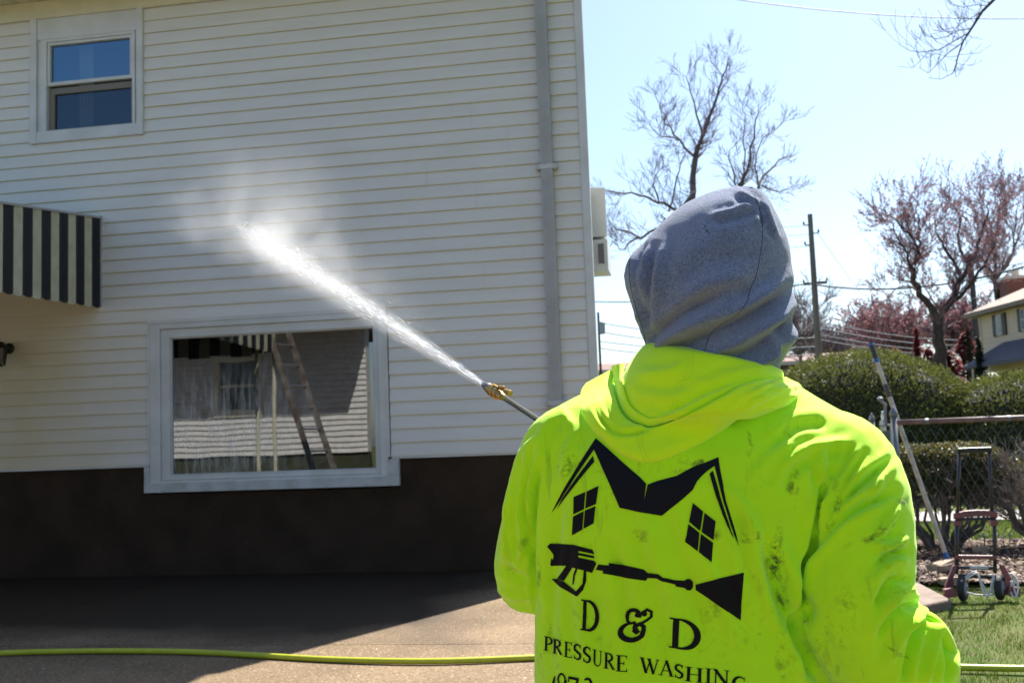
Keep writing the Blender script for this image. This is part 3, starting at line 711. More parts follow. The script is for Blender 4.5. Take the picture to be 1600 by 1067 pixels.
branch_px(b, [(1497,90),(1489,115),(1470,124),(1450,122)], 12, .005, .0025, 2); branch_px(b, [(1546,10),(1525,8),(1505,12),(1490,8)], 12, .005, .0025, 3)
branch_px(b, [(1492,110),(1494,122)], 12, .004, .002, 3, .12); branch_px(b, [(1452,80),(1438,95),(1425,108)], 12, .004, .002, 2, .15)
b.build('crown', M_bark2, ob, smooth=True)

# ---- utility poles and wires
M_pole = mat('weathered_wood_pole', (.20, .165, .14), .85, var=.35, vscale=3, stretch=(6, 6, .4))
M_wire = mat('wire', (.10, .12, .15), .6)
M_ins = mat('grey_insulator', (.3, .32, .34), .4)
pB = dep(1278, 556, 40); pT = dep(1265.5, 335, 40)
up_ = empty('utility_pole', (pT.x, pT.y, 0), 'tall wooden utility pole with short cross arms right of the grey hood', 'utility pole', 'utility poles')
b = MB(); b.tube([(pT.x, pT.y, -.1), (pT.x, pT.y, 4), (pT.x, pT.y, pT.z)], [.15, .13, .09], 12); b.build('pole', M_pole, up_)
def arm(parent, xa, xb, y, t, w=.07, offs=0):
    A = dep(xa, y, t); B_ = dep(xb, y+offs, t); bb = MB(); bb.bar(A, B_, w, w); 
    for q in (A, B_): bb.lathe([(.03, 0), (.045, .05), (.02, .12)], q+Vector((0, 0, w/2)), (0, 0, 1), 8)
    bb.build('crossarm', M_pole, parent)
arm(up_, 1256, 1268, 352, 40, .04); arm(up_, 1269, 1279, 365, 40, .04, -1); arm(up_, 1258, 1270, 383, 40, .04); arm(up_, 1256, 1292, 444, 40, .1, -3)
pT2 = dep(1516, 398, 52)
up2 = empty('utility_pole', (pT2.x, pT2.y, 0), 'dark slim utility pole in front of the red trees beside the cream house', 'utility pole', 'utility poles')
b = MB(); b.tube([(pT2.x, pT2.y, -.1), (pT2.x, pT2.y, pT2.z)], [.16, .12], 10); b.build('pole', mat('dark_pole', (.06, .06, .06), .8, var=.3), up2)
arm(up2, 1508, 1524, 405, 52, .1)
pT3 = dep(934.5, 488, 46)
up3 = empty('utility_pole', (pT3.x, pT3.y, 0), 'thin dark utility pole showing right beside the white house corner', 'utility pole', 'utility poles')
b = MB(); b.tube([(pT3.x, pT3.y, -.1), (pT3.x, pT3.y, pT3.z)], [.06, .05], 8); b.build('pole', mat('rusty_dark_pole', (.05, .03, .025), .8), up3)
tc_ = dep(940, 512, 46); b = MB(); b.lathe([(.10, -.28), (.16, -.24), (.16, .24), (.10, .28)], tc_, (0, 0, 1), 12); b.build('transformer', M_ins, up3)
def wire(a, c, sag, label, r=.012, n=24, lift=None):
    a = Vector(a); c = Vector(c); P = []
    for i in range(n+1):
        t = i/n; p = a.lerp(c, t); p.z -= sag*4*t*(1-t); P.append(p)
    b = MB(); b.tube(P, r, 5, caps=False); o = b.build('overhead_wire', M_wire, smooth=True); props(o, label, 'wire', 'overhead wires'); return o
wire(dep(850, -60, 14), dep(1800, 20, 14), .35, 'topmost wire crossing the sky above the trees', .007)
wire(dep(1262, 443, 40), dep(1800, 340, 30), .9, 'thick cable running right from the pole past the maple', .035)
wire(dep(1262, 443, 40), dep(900, 470, 55), .3, 'thick cable from the pole running left behind the hood', .03)
for i, (y0, y1) in enumerate(((352, 290), (366, 300), (384, 330))): wire(dep(1268, y0, 40), dep(700, y1+20, 60), .8, ['highest thin line on the left side of the pole', 'second thin line on the left side of the pole', 'third thin line on the left side of the pole'][i], .010)
wire(dep(1278, 365, 40), dep(1430, 560, 70), .3, 'thin line dropping right from the upper pole arm', .009)
for i, y in enumerate((516, 530, 545, 556)):
    wire(dep(936, y-12, 46), dep(1275, y+12 if y < 540 else y-2, 44), .25, ['upper street line between the thin pole and the tall pole', 'second street line between the thin pole and the tall pole', 'third street line between the thin pole and the tall pole', 'lowest street line between the thin pole and the tall pole'][i], .022)
for i, y in enumerate((502, 512, 522, 530)):
    wire(dep(1278, y, 44), dep(1540, y+28-i*2, 62), .3, ['uppermost of the street lines right of the tall pole', 'second of the street lines right of the tall pole', 'third of the street lines right of the tall pole', 'lowest of the street lines right of the tall pole'][i], .022)

# ---- cream house at the right
A0 = dep(1530, 491, 42); B0 = dep(1602, 471, 38.3); ez = 5.45
al = Vector((B0.x-A0.x, B0.y-A0.y, 0)).normalized(); ot = Vector((al.y, -al.x, 0))
if ot.x > 0: ot = -ot                               # outward = towards camera-left
O = Vector((A0.x, A0.y, 0))
fh = empty('cream_house', O, 'cream two storey house with dark shutters and brick chimney at the right edge', 'house')
def H(u, v, z): return O+al*u+ot*v+Vector((0, 0, z))
def hbox(b, u0, u1, v0, v1, z0, z1):
    P = [H(u0, v0, z0), H(u1, v0, z0), H(u1, v1, z0), H(u0, v1, z0), H(u0, v0, z1), H(u1, v0, z1), H(u1, v1, z1), H(u0, v1, z1)]
    b.add(P, [(0,3,2,1),(4,5,6,7),(0,1,5,4),(1,2,6,5),(2,3,7,6),(3,0,4,7)])
M_hcream = mat('cream_siding', (.62, .49, .38), .6, var=.08)
M_hbeige = mat('pale_trim', (.50, .43, .35), .6)
M_shut = mat('dark_shutter', (.03, .03, .035), .5)
M_froof = mat('tan_shingle', (.26, .21, .17), .9, var=.25, vscale=12)
M_proof = mat('grey_shingle', (.10, .10, .13), .9, var=.25, vscale=12)
b = MB(); 
z = 3.2
while z < ez: hbox(b, 0, 14, -7, .02*((int(z*10)) % 2)*0, z, min(ez, z+.2)-.012); hbox(b, 0, 14, -7, -.015, z+.188, z+.2); z += .2
fixn(b.build('wall', M_hcream, fh))
b = MB(); hbox(b, .5, 14, -7, -.6, 0, 3.2); hbox(b, 0, 14, -.6, .0, 3.07, 3.199); fixn(b.build('ground_floor_wall', M_hcream, fh))
b = MB(); P = [H(-.5, .45, ez), H(15, .45, ez), H(15, -7.4, ez), H(-.5, -7.4, ez), H(3.0, -3.4, ez+1.75), H(15, -3.4, ez+1.75)]
P2 = [p+Vector((0, 0, -.16)) for p in P[:4]]
b.add(P+P2, [(0,1,5,4),(3,0,4),(2,3,4,5),(1,2,5),(6,7,1,0),(9,6,0,3),(9,8,7,6),(8,9,3,2)]); fixn(b.build('roof', M_froof, fh))
c0 = dep(1572, 436, 42.5); c1 = dep(1606, 480, 42.5)
b = MB(); b.box((c0.x, c0.y, 5.2), (c1.x+.2, c0.y+1.0, c0.z)); ch = b.build('chimney', mat('red_brick', (.20, .075, .05), .9, col2=(.12, .05, .04), vscale=18), fh)
b = MB(); b.box((c0.x-.06, c0.y-.06, c0.z+.002), (c1.x+.26, c0.y+1.06, c0.z+.12)); b.lathe([(.16, .12), (.14, .45)], (c0.x+.5, c0.y+.5, c0.z), (0, 0, 1), 10); b.build('chimney_cap', M_hbeige, ch)
def hpos(px_):      # along-wall parameter of image column px_ on the wall plane
    best = min(((abs(topx(H(u/50, 0, 4.2))[0]-px_), u/50) for u in range(0, 700)), key=lambda q: q[0]); return best[1]
for (xa, xb) in ((1555, 1575), (1594, 1612)):
    ua, ub = hpos(xa), hpos(xb); w3 = (ub-ua)
    b = MB(); hbox(b, ua+w3*.28, ua+w3*.72, .0, .07, 4.40, 5.20); wi = fixn(b.build('window', M_hbeige, fh))
    b = MB(); hbox(b, ua+w3*.34, ua+w3*.66, .06, .075, 4.82, 5.15); hbox(b, ua+w3*.34, ua+w3*.66, .06, .075, 4.45, 4.78); fixn(b.build('pane', mat('blue_glass', (.16, .19, .24), .1), wi))
    for q in (0, .76): b = MB(); hbox(b, ua+w3*q, ua+w3*(q+.24), .0, .06, 4.38, 5.22); fixn(b.build('shutter', M_shut, fh))
ua = hpos(1550); 
b = MB(); P = [H(ua-.4, 1.0, 3.34), H(ua+8, 1.0, 3.34), H(ua+8, 0.03, 4.12), H(ua+1.0, 0.03, 4.12), H(ua-.4, 0.03, 3.34)]
Q = [p+Vector((0, 0, -.14)) for p in (P[0], P[1], P[4])]
b.add(P+Q, [(0,1,2,3),(0,3,4),(5,6,1,0),(5,0,4,7)]); fixn(b.build('porch_roof', M_proof, fh))
b = MB(); hbox(b, ua+.0, ua+.18, 0.7, 0.88, 0, 3.2); b2 = b.build('porch_column', M_hbeige, fh)
b = MB(); hbox(b, hpos(1578), hpos(1578)+1.4, -.6, -.55, 1.7, 3.0); wi = fixn(b.build('window', M_hbeige, fh))
b = MB(); hbox(b, hpos(1578)+.12, hpos(1578)+1.28, -.56, -.54, 1.8, 2.9); fixn(b.build('pane', mat('dark_pane', (.04, .045, .05), .1), wi))
b = MB(); hbox(b, -.03, .09, .0, .03, 3.15, ez-.02); fixn(b.build('corner_board', M_hbeige, fh))

# ---- low brown-roofed house far behind, seen between the corner and the man
lh = empty('low_house', dep(960, 600, 60)*1.0, 'low far house with a brown roof between the white house corner and the man', 'house'); lh.location.z = 0
p = lh.location; zr = dep(960, 560, 60).z; ze = dep(960, 577, 60).z
b = MB(); b.add([(p.x-3.2, p.y, ze), (p.x+14, p.y, ze), (p.x+14, p.y+4, zr), (p.x-3.2, p.y+4, zr), (p.x+14, p.y+8, ze), (p.x-3.2, p.y+8, ze)], [(0,1,2,3), (3,2,4,5), (1,4,2), (0,3,5), (0,5,4,1)]); b.build('roof', mat('brown_roof', (.17, .10, .085), .9, var=.2), lh)
b = MB(); b.box((p.x-3, p.y+.4, 0), (p.x+13.6, p.y+7.6, ze-.02)); b.build('wall', mat('brown_wall', (.15, .095, .08), .9, var=.2), lh)
b = MB(); b.box((p.x-3.2, p.y-.03, ze-.2), (p.x+14, p.y-.005, ze-.02)); b.build('gutter', M_hbeige, lh)
for k_, xx in enumerate((0, 4, 8)):
    b = MB(); b.box((p.x+xx, p.y+.37, 1.2), (p.x+xx+1.4, p.y+.395, 2.4)); b.build('window', M_shut, lh)

# ---- clipped hedge mounds
M_hedge = leafy(mat('hedge_leaf', (.10, .135, .038), .55, col2=(.036, .052, .016), vscale=14, spec=.25), .25, (.14, .15, .03))
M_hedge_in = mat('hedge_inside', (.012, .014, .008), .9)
def leaf_blob(name, c, rad, m, label, cat, n, s0, s1, seed, group=None, power=2.05, zmin=.1, inner=.93, tuft=3):
    rg = random.Random(seed); c = Vector(c); rad = Vector(rad)
    root = empty(name, (c.x, c.y, 0), label, cat, group)
    def surf(th, ph):
        d = Vector((math.cos(th)*math.cos(ph), math.sin(th)*math.cos(ph), math.sin(ph)))
        k = (abs(d.x)**power+abs(d.y)**power+abs(d.z)**power)**(-1/power)
        bump = 1+.05*noise.noise(d*2.3+Vector((seed, 0, 0)))+.025*noise.noise(d*7)
        return d*k*bump, d
    b = MB()
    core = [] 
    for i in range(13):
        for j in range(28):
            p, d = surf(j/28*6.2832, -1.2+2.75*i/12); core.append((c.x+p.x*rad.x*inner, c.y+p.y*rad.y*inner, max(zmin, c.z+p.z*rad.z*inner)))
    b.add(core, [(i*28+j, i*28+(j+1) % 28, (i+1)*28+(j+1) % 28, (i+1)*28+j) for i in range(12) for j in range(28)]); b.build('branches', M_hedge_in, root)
    b = MB()
    for _ in range(n):
        th = rg.uniform(0, 6.283); ph = math.asin(rg.uniform(-.75, 1)); p, d = surf(th, ph)
        k = 1-.07*rg.random()**2+.012*rg.random()
        q0 = Vector((c.x+p.x*rad.x*k, c.y+p.y*rad.y*k, c.z+p.z*rad.z*k))
        if q0.z < zmin: continue
        for _t in range(tuft):
            q = q0+Vector((rg.uniform(-1, 1), rg.uniform(-1, 1), rg.uniform(-1, 1)))*s1*1.3
            a = (d*rg.uniform(.2, 1.2)+Vector((rg.uniform(-1, 1), rg.uniform(-1, 1), rg.uniform(-.3, 1)))*.8).normalized()
            e = a.cross(Vector((rg.uniform(-1, 1), rg.uniform(-1, 1), rg.uniform(-1, 1)))).normalized(); s = rg.uniform(s0, s1)
            b.add([q-a*s*.2, q+a*s*.4-e*s*.28, q+a*s, q+a*s*.4+e*s*.28], [(0,1,2,3)])
    b.build('foliage', m, root); return root
h1 = dep(1350, 600, 17.5); t1 = dep(1350, 553, 17.5).z
leaf_blob('hedge_mound', (h1.x-.05, h1.y, t1/2-.05), (1.78, 1.3, t1/2+.06), M_hedge, 'tall rounded dark green hedge mound beside the yellow shoulder', 'hedge', 15000, .03, .055, 3, 'clipped hedge mounds')
h2 = dep(1565, 600, 17.2); t2 = dep(1565, 588, 17.2).z
leaf_blob('hedge_mound', (h2.x+.45, h2.y-.3, t2/2-.05), (2.0, 1.2, t2/2+.06), M_hedge, 'lower rounded green hedge mound at the right edge below the cream house', 'hedge', 14000, .03, .055, 4, 'clipped hedge mounds')
h3 = dep(1220, 640, 20.5)
leaf_blob('hedge_mound', (h3.x-.9, h3.y+1.5, .85), (2.6, 1.0, .95), M_hedge, 'far low hedge mostly hidden behind the man', 'hedge', 7000, .035, .06, 5, 'clipped hedge mounds')

# ---- sidewalk strip and street behind the fence
MB().box((GX, 13.6, -.05), (30, 15.0, .015)).build('sidewalk', mat('pale_concrete', (.30, .285, .27), .9, var=.2, vscale=3), kind='structure')
MB().box((-60, 21.5, -.05), (80, 29.5, .010)).build('road', mat('asphalt', (.06, .06, .062), .9, var=.2), kind='structure')

# ---- mulch bed with leaf litter
by0, by1 = 8.35, 11.2
def bed_z(x, y): return .03+.02*noise.noise(Vector((x*2, y*2, 1)))
M_soil = mat('mulch_soil', (.085, .052, .036), .95, col2=(.04, .026, .02), vscale=9, bump=1, bscale=50, spec=.1)
grid('planting_bed', 1.15, 9, by0, by1, .12, bed_z, M_soil)
rg = random.Random(17)
b = MB(); mats_l = [mat('dry_leaf_brown', (.14, .085, .05), .8), mat('dry_leaf_pale', (.30, .22, .15), .8), mat('dry_leaf_dark', (.07, .04, .03), .8), mat('pink_stone', (.42, .30, .26), .9)]
for i in range(9000):
    x, y = 1.1+rg.random()**1.2*5.0, by0-.15+rg.random()**1.3*(by1-by0); z = bed_z(x, y)+.006+rg.random()*.02
    b.cur = rg.choices((0, 1, 2, 3), (5, 2.2, 5, .4))[0]; s = rg.uniform(.012, .034); a = rg.uniform(0, 6.28)
    u = Vector((math.cos(a), math.sin(a), rg.uniform(-.5, .5)))*s; v = Vector((-math.sin(a), math.cos(a), rg.uniform(-.5, .5)))*s*.6; p = Vector((x, y, z))
    b.add([p-u, p-v, p+u*.9+Vector((0, 0, s*.3)), p+v], [(0,1,2,3)])
b.build('leaf_litter', mats_l, label='brown dry leaf litter over the planting bed', cat='leaf litter', kind='stuff')
# grass blades near the camera
b = MB(); M_blade = leafy(mat('grass_blade', (.05, .088, .013), .6, col2=(.095, .10, .027), vscale=5, spec=.2), .3, (.10, .16, .015))
for i in range(52000):
    y = 4.6+(rg.random()**1.25)*3.85; x = GX+.03+rg.random()*2.6
    if noise.noise(Vector((x*2.2, y*2.2, 8))) < rg.uniform(-.55, .15): continue
    z = lawn_z(x, y); h = rg.uniform(.012, .034); a = rg.uniform(0, 6.28); w = .0022; lx, ly = rg.uniform(-.02, .02), rg.uniform(-.02, .02)
    c_, s_ = math.cos(a)*w, math.sin(a)*w
    b.add([(x-c_, y-s_, z-.004), (x+c_, y+s_, z-.004), (x+lx, y+ly, z+h)], [(0,1,2)])
for i in range(14000):
    y = by1+rg.random()*2.4; x = GX+.2+rg.random()*6; z = lawn_z(x, y); h = rg.uniform(.03, .07); w = .005; a = rg.uniform(0, 3.14)
    b.add([(x-w*math.cos(a), y-w*math.sin(a), z), (x+w*math.cos(a), y+w*math.sin(a), z), (x+rg.uniform(-.03, .03), y, z+h)], [(0,1,2)])
b.build('grass', M_blade, label='short patchy green grass of the side lawn', cat='grass', kind='stuff')
# moss and twigs on the lawn edge
# ---- loose stones and slab
def stone(c, s, m, label, seed, name='stone', grp='loose stones in the bed'):
    rg2 = random.Random(seed); bm = bmesh.new(); bmesh.ops.create_cube(bm, size=1)
    bmesh.ops.bevel(bm, geom=bm.edges[:], offset=.14, segments=2, affect='EDGES')
    for v in bm.verts: v.co = Vector((v.co.x*s[0], v.co.y*s[1], v.co.z*s[2]))+Vector((noise.noise(v.co*3+Vector((seed, 0, 0))), noise.noise(v.co*3+Vector((0, seed, 0))), noise.noise(v.co*3)))*min(s)*.25
    me = bpy.data.meshes.new(name); bm.to_mesh(me); bm.free(); me.materials.append(m); o = bpy.data.objects.new(name, me); COL.objects.link(o)
    o.location = c; o.rotation_euler = (0, 0, rg2.uniform(-.6, .6)); return props(o, label, 'stone', grp)
M_stone = mat('tan_stone', (.40, .30, .21), .9, var=.3, vscale=12, bump=.5); M_stone2 = mat('brown_slab', (.20, .145, .115), .9, var=.35, vscale=10, bump=.5)
p = gnd(1473, 903); stone((p.x, p.y, .07), (.22, .12, .11), M_stone, 'tan block of stone lying left of the red hand truck', 2)
p = gnd(1490, 918); stone((p.x-.02, p.y, .05), (.16, .10, .05), M_stone, 'small flat tan stone below the tan block', 3)
p = gnd(1458, 893); stone((p.x+.6, p.y+.9, .06), (.14, .12, .07), M_stone, 'pale stone under the shrub behind the hand truck', 4)
b = MB(); P = [gnd(1487, 949), gnd(1432, 919), gnd(1372, 930), gnd(1425, 963)]
b.prism([Vector((q.x, q.y, -.03)) for q in P], (0, 0, .085)); fixn(b.build('paving_slab', M_stone2, bevel=.012, label='brown flat slab at the lawn edge beside the right sleeve', cat='paving slab'))

# ---- shrubs with bare stems (behind the fence)
M_shrub = leafy(mat('shrub_leaf', (.095, .10, .03), .5, col2=(.04, .045, .014), vscale=9, spec=.4), .25, (.15, .13, .03))
def stem_shrub(name, c, r, ztop, zleaf, label, seed, nleaf, group='leafy shrubs behind the fence', leaf=True, nst=26, mstem=None):
    rg = random.Random(seed); c = Vector(c); root = empty(name, (c.x, c.y, 0), label, 'shrub', group)
    b = MB()
    for k in range(nst):
        a = rg.uniform(0, 6.283); rr = r*math.sqrt(rg.random()); e = c+Vector((rr*math.cos(a), rr*math.sin(a)*.7, rg.uniform(zleaf*.9, ztop*.92)))
        m1 = c.lerp(e, .45)+Vector((math.cos(a), math.sin(a), 0))*r*.18; m1.z = e.z*.38
        b.tube([c+Vector((.08*math.cos(a), .08*math.sin(a), -.03)), m1.lerp(c, .4), m1, m1.lerp(e, .5)+Vector((rg.uniform(-.05, .05),)*3), e], [.022, .018, .014, .010, .005], 5, caps=False)
        for _ in range(5): twigs(b, m1.lerp(e, rg.uniform(.1, .9)), Vector((math.cos(a)+rg.uniform(-1, 1), math.sin(a)+rg.uniform(-1, 1), .8)).normalized(), .22, .006, 2, rg, minr=.0025, n=3)
    b.build('stems', mstem or M_bark, root, smooth=True)
    if leaf:
        b = MB()
        for _ in range(nleaf):
            a = rg.uniform(0, 6.283); t = rg.random(); zc = (ztop+zleaf)/2; hz = (ztop-zleaf)/2
            ph = math.asin(rg.uniform(-1, 1)); k = rg.random()**.25
            q = Vector((c.x+r*math.cos(a)*max(0, math.cos(ph))**.55*k, c.y+r*.75*math.sin(a)*max(0, math.cos(ph))**.55*k, zc+hz*math.copysign(abs(math.sin(ph))**.75, ph)*k))
            if noise.noise(q*3.3+Vector((seed, 0, 0))) < -.18: continue
            s = rg.uniform(.014, .030); u = Vector((rg.uniform(-1, 1), rg.uniform(-1, 1), rg.uniform(-.2, 1))).normalized(); v = u.cross(Vector((rg.uniform(-1, 1), rg.uniform(-1, 1), rg.uniform(-1, 1)))).normalized()
            b.add([q-u*s*.3, q+u*s*.3-v*s*.4, q+u*s, q+u*s*.3+v*s*.4], [(0,1,2,3)])
        b.build('foliage', M_shrub, root)
    return root
s1 = dep(1478, 800, 9.9)
stem_shrub('leafy_shrub', (s1.x-.05, s1.y, 0), .62, dep(1478, 690, 9.9).z, .50, 'round olive green shrub with bare lower stems behind the red hand truck', 41, 42000)
s2 = dep(1640, 800, 9.6)
stem_shrub('leafy_shrub', (s2.x-.02, s2.y, 0), .48, .88, .45, 'pale twiggy shrub at the right edge behind the hand truck', 42, 2500, nst=34, mstem=mat('pale_stem', (.20, .16, .13), .8, var=.3))

# ---- chain link fence
M_galv = mat('galvanised_steel', (.20, .22, .23), .5, metal=.5, var=.25, vscale=20)
M_rail = mat('rusty_brown_rail', (.13, .075, .07), .55, col2=(.20, .13, .12), vscale=10)
M_mesh = mat('green_grey_wire', (.06, .10, .10), .45, metal=.3)
FY = 8.95
P0 = wal(1397, 660, FY); fzr = P0.z
P1 = wal(1760, 656, FY)
def fencerun(a, c, label, toprail=True, name='chain_link_fence'):
    a = Vector((a.x, a.y, 0)); c = Vector((c.x, c.y, 0)); d = (c-a); L = d.length; d.normalize()
    root = empty(name, a, label, 'fence', 'chain link fence runs')
    b = MB(); step = .078; amp = step/2
    hgt = fzr-.03; n = int(L/step)
    nrm = Vector((-d.y, d.x, 0))
    for i in range(n+1):                         # zig-zag wires
        pts = []; k = int((hgt-.04)/(step*.95))
        for j in range(k+1):
            s = (i*step+(amp if j % 2 else 0)); pts.append(a+d*s+nrm*(.004 if j % 2 else -.004)+Vector((0, 0, .04+j*step*.95)))
        b.tube(pts, .0016, 4, caps=False)
        pts = []
        for j in range(k+1):
            s = (i*step+step-(amp if j % 2 else 0)); pts.append(a+d*s+nrm*(-.004 if j % 2 else .004)+Vector((0, 0, .04+j*step*.95)))
        b.tube(pts, .0016, 4, caps=False)
    b.build('wire_mesh', M_mesh, root)
    if toprail:
        b = MB(); b.tube([a+Vector((0, 0, fzr)), c+Vector((0, 0, fzr))], .022, 10); rl = b.build('top_rail', M_rail, root, smooth=True)
        s = .25
        while s < L: b = MB(); b.tube([a+d*s+Vector((0, 0, fzr))-d*.012, a+d*s+Vector((0, 0, fzr))+d*.012], .0245, 10); s += .62; b.build('tie', M_galv, rl)
    return root, a, d, L
fr, fa, fd, fL = fencerun(P0, P1, 'chain link fence with a rusty brown top rail behind the hand truck')
def post(parent, p, h, r=.026):
    b = MB(); b.tube([(p.x, p.y, -.05), (p.x, p.y, h)], r, 14); po = b.build('post', M_galv, parent, smooth=True)
    b = MB(); b.lathe([(r+.006, 0), (r+.007, .025), (r*.8, .05), (r*.3, .07), (.004, .08)], (p.x, p.y, h), (0, 0, 1), 14); b.build('post_cap', M_galv, po, smooth=True)
    for z in (.25, .6, .95): b = MB(); b.lathe([(r+.004, 0), (r+.004, .03)], (p.x, p.y, z), (0, 0, 1), 14); b.build('tension_band', M_galv, po)
post(fr, fa, fzr+.05); post(fr, fa+fd*2.3, fzr+.04, .022)
# gate run going back from the corner post
P2 = Vector((wal(1362, 650, FY+2.6).x, FY+2.6, 0))
fr2, ga, gd, gL = fencerun(P0+Vector((0, .06, 0)), P2, 'green wired chain link gate run going back from the corner post', False)
b = MB(); b.tube([ga+gd*.1+Vector((0, 0, .1)), ga+gd*.1+Vector((0, 0, fzr-.02)), ga+gd*1.1+Vector((0, 0, fzr-.02)), ga+gd*1.1+Vector((0, 0, .1))], .017, 10); b.build('gate_frame', M_galv, fr2, smooth=True)
b = MB()
q = ga+gd*.35+Vector((-.03, 0, fzr+.03)); b.tube([q+Vector((0, 0, -.06)), q+Vector((0, 0, .05)), q+Vector((.01, 0, .12)), q+Vector((-.03, 0, .16))], .013, 8); b.lathe([(.022, 0), (.026, .02), (.01, .035)], q+Vector((-.03, 0, .16)), (0, 0, 1), 10)
b.build('hinge_pin', M_galv, fr2); b = MB(); q = ga+gd*.75+Vector((-.02, 0, fzr)); b.tube([q+Vector((0, .04*math.cos(t*.7), .05+.05*math.sin(t*.7))) for t in range(10)], .008, 6); b.box(q-Vector((.03, .02, .07)), q+Vector((.02, .02, .02)))
b.build('latch', mat('bright_chrome', (.5, .53, .55), .2, metal=1), fr2, smooth=False)
post(fr2, P2, fzr+.03)

# ---- extension pole leaning on the rail
ep = empty('extension_pole', gnd(1490, 905), 'long pale telescopic pole with blue and black ends leaning on the fence rail', 'pole')
e0 = dep(1488, 908, 8.3); e0.z = .03; 
e1 = wal(1360, 536, 9.05); 
# make it rest on the rail
dirn = (e1-e0)
def E(t): return e0.lerp(e1, t)
def pxy_t(y): return min((abs(topx(E(i/400))[1]-y), i/400) for i in range(401))[1]
seg = [(908, 880, .016, 'blue'), (880, 862, .021, 'blue'), (862, 760, .019, 'pale'), (760, 620, .0185, 'pale'), (620, 600, .0205, 'dark'), (600, 560, .0165, 'pale'), (560, 536, .021, 'black')]
MM = dict(blue=mat('blue_grip', (.02, .10, .28), .4), pale=mat('scuffed_pale_tube', (.50, .45, .38), .4, col2=(.36, .31, .26), vscale=14, metal=.2), dark=mat('dark_collar', (.05, .04, .05), .5), black=mat('black_grip', (.02, .025, .03), .5))
for ya, yb, r, mk in seg:
    b = MB(); b.tube([E(pxy_t(ya)), E(pxy_t(yb))], r, 12); b.build({'blue': 'threaded_tip', 'pale': 'tube', 'dark': 'collar', 'black': 'grip'}[mk], MM[mk], ep, smooth=False)
for q0, q1 in ((pxy_t(566), pxy_t(560)), (pxy_t(540), .9999)): b = MB(); b.tube([E(q0), E(q1)], .0225, 12); b.build('grip_band', MM['blue'], ep)

# ---- folding luggage hand truck
cb = gnd(1532, 938); ht = empty('hand_truck', (cb.x, cb.y, 0), 'folding red hand truck with a black telescopic handle and white cord standing on the grass', 'hand truck')
HW = Vector((math.cos(R_(4)), math.sin(R_(4)), 0)); HB = Vector((-math.sin(R_(4)), math.cos(R_(4)), 0))
def T(u, v, z):
    u = u+.075*z
    return Vector((cb.x, cb.y, 0))+HW*u+HB*v+Vector((0, 0, z))
M_red = mat('faded_dark_red_paint', (.20, .045, .055), .5, col2=(.14, .05, .055), vscale=15); M_gun = mat('dark_steel_tube', (.035, .035, .045), .35, metal=.5); M_tyre = mat('black_tyre', (.015, .015, .017), .75); M_rim = mat('grey_rim', (.22, .23, .26), .5)
b = MB(); b.tube([T(-.125, .08, .58), T(-.108, .10, .995)], .0105, 8); b.tube([T(.100, .08, .58), T(.090, .10, .995)], .0105, 8); b.build('handle_tube', M_gun, ht, smooth=True)
b = MB(); b.bar(T(-.124, .10, 1.0), T(.106, .10, 1.0), .032, .036, up=(0, 0, 1)); b.build('handle_grip', M_black, ht, bevel=.008)
b = MB(); b.tube([T(-.138, .06, .17), T(-.128, .085, .60)], .013, 8); b.tube([T(.115, .06, .17), T(.118, .085, .60)], .013, 8); b.tube([T(-.13, .075, .535), T(.12, .075, .535)], .011, 8); b.build('frame_tube', M_gun, ht, smooth=True)
b = MB(); 
arc = [(-.150, .575), (-.08, .592), (0, .596), (.08, .592), (.135, .575), (.135, .535), (.08, .548), (0, .552), (-.08, .548), (-.150, .535)]
b.prism([T(u, .065, z) for u, z in arc], HB*.035); b.prism([T(u, .06, z) for u, z in [(-.152, .527), (-.10, .527), (-.10, .49), (-.152, .49)]], HB*.045); b.prism([T(u, .06, z) for u, z in [(.09, .527), (.138, .527), (.138, .485), (.09, .485)]], HB*.045)
fixn(b.build('upper_brace', M_red, ht, bevel=.006))
b = MB(); b.bar(T(-.145, .06, .285), T(.125, .06, .275), .02, .028); fixn(b.build('middle_brace', M_red, ht, bevel=.005))
b = MB(); b.bar(T(-.135, .04, .215), T(.12, .04, .205), .02, .022); b.bar(T(-.14, .02, .165), T(.15, .02, .145), .02, .024); b.build('base_bar', M_gun, ht, bevel=.004)
b = MB(); b.bar(T(-.06, .035, .218), T(.06, .035, .213), .024, .018); b.build('warning_label', mat('grey_label', (.4, .42, .42), .5), ht)
for s, ux in ((-1, -.16), (1, .155)):
    b = MB(); b.prism([T(ux*.86, .03, .235), T(ux*.86+.03*s, .03, .23), T(ux*1.3+.02*s, .0, .10), T(ux*1.3, .0, .02), T(ux*1.3-.04*s, .0, .04), T(ux*1.05, .02, .15)], HB*.03); fixn(b.build('wheel_bracket', M_red, ht, bevel=.004))
    b = MB(); b.prism([T(ux*1.18, -.052, .10), T(ux*1.18+.06*s, -.052, .085), T(ux*1.18+.055*s, -.052, .025), T(ux*1.18-.03*s, -.052, .04)], HB*.05); fixn(b.build('wheel_guard', M_red, ht, bevel=.004))
for ux, vy in ((-.115, .0), (.125, .0)):
    c_ = T(ux, vy, .083); ax = (HW*.86-HB*.5).normalized()
    w = empty('wheel', c_); w.parent = ht; w.matrix_parent_inverse = Matrix.Translation(ht.location).inverted()
    b = MB(); b.lathe([(.045, -.02), (.072, -.022), (.082, -.013), (.083, 0), (.082, .013), (.072, .022), (.045, .02)], c_, ax, 26); b.build('tyre', M_tyre, w, smooth=False)
    b = MB(); b.lathe([(.02, -.026), (.046, -.023), (.048, -.018), (.048, .018), (.046, .023), (.02, .026)], c_, ax, 18); b.lathe([(.012, -.035), (.012, .035)], c_, ax, 8); b.build('rim', M_rim, w)
M_cord = mat('white_plastic_strap', (.62, .60, .60), .6, var=.15)
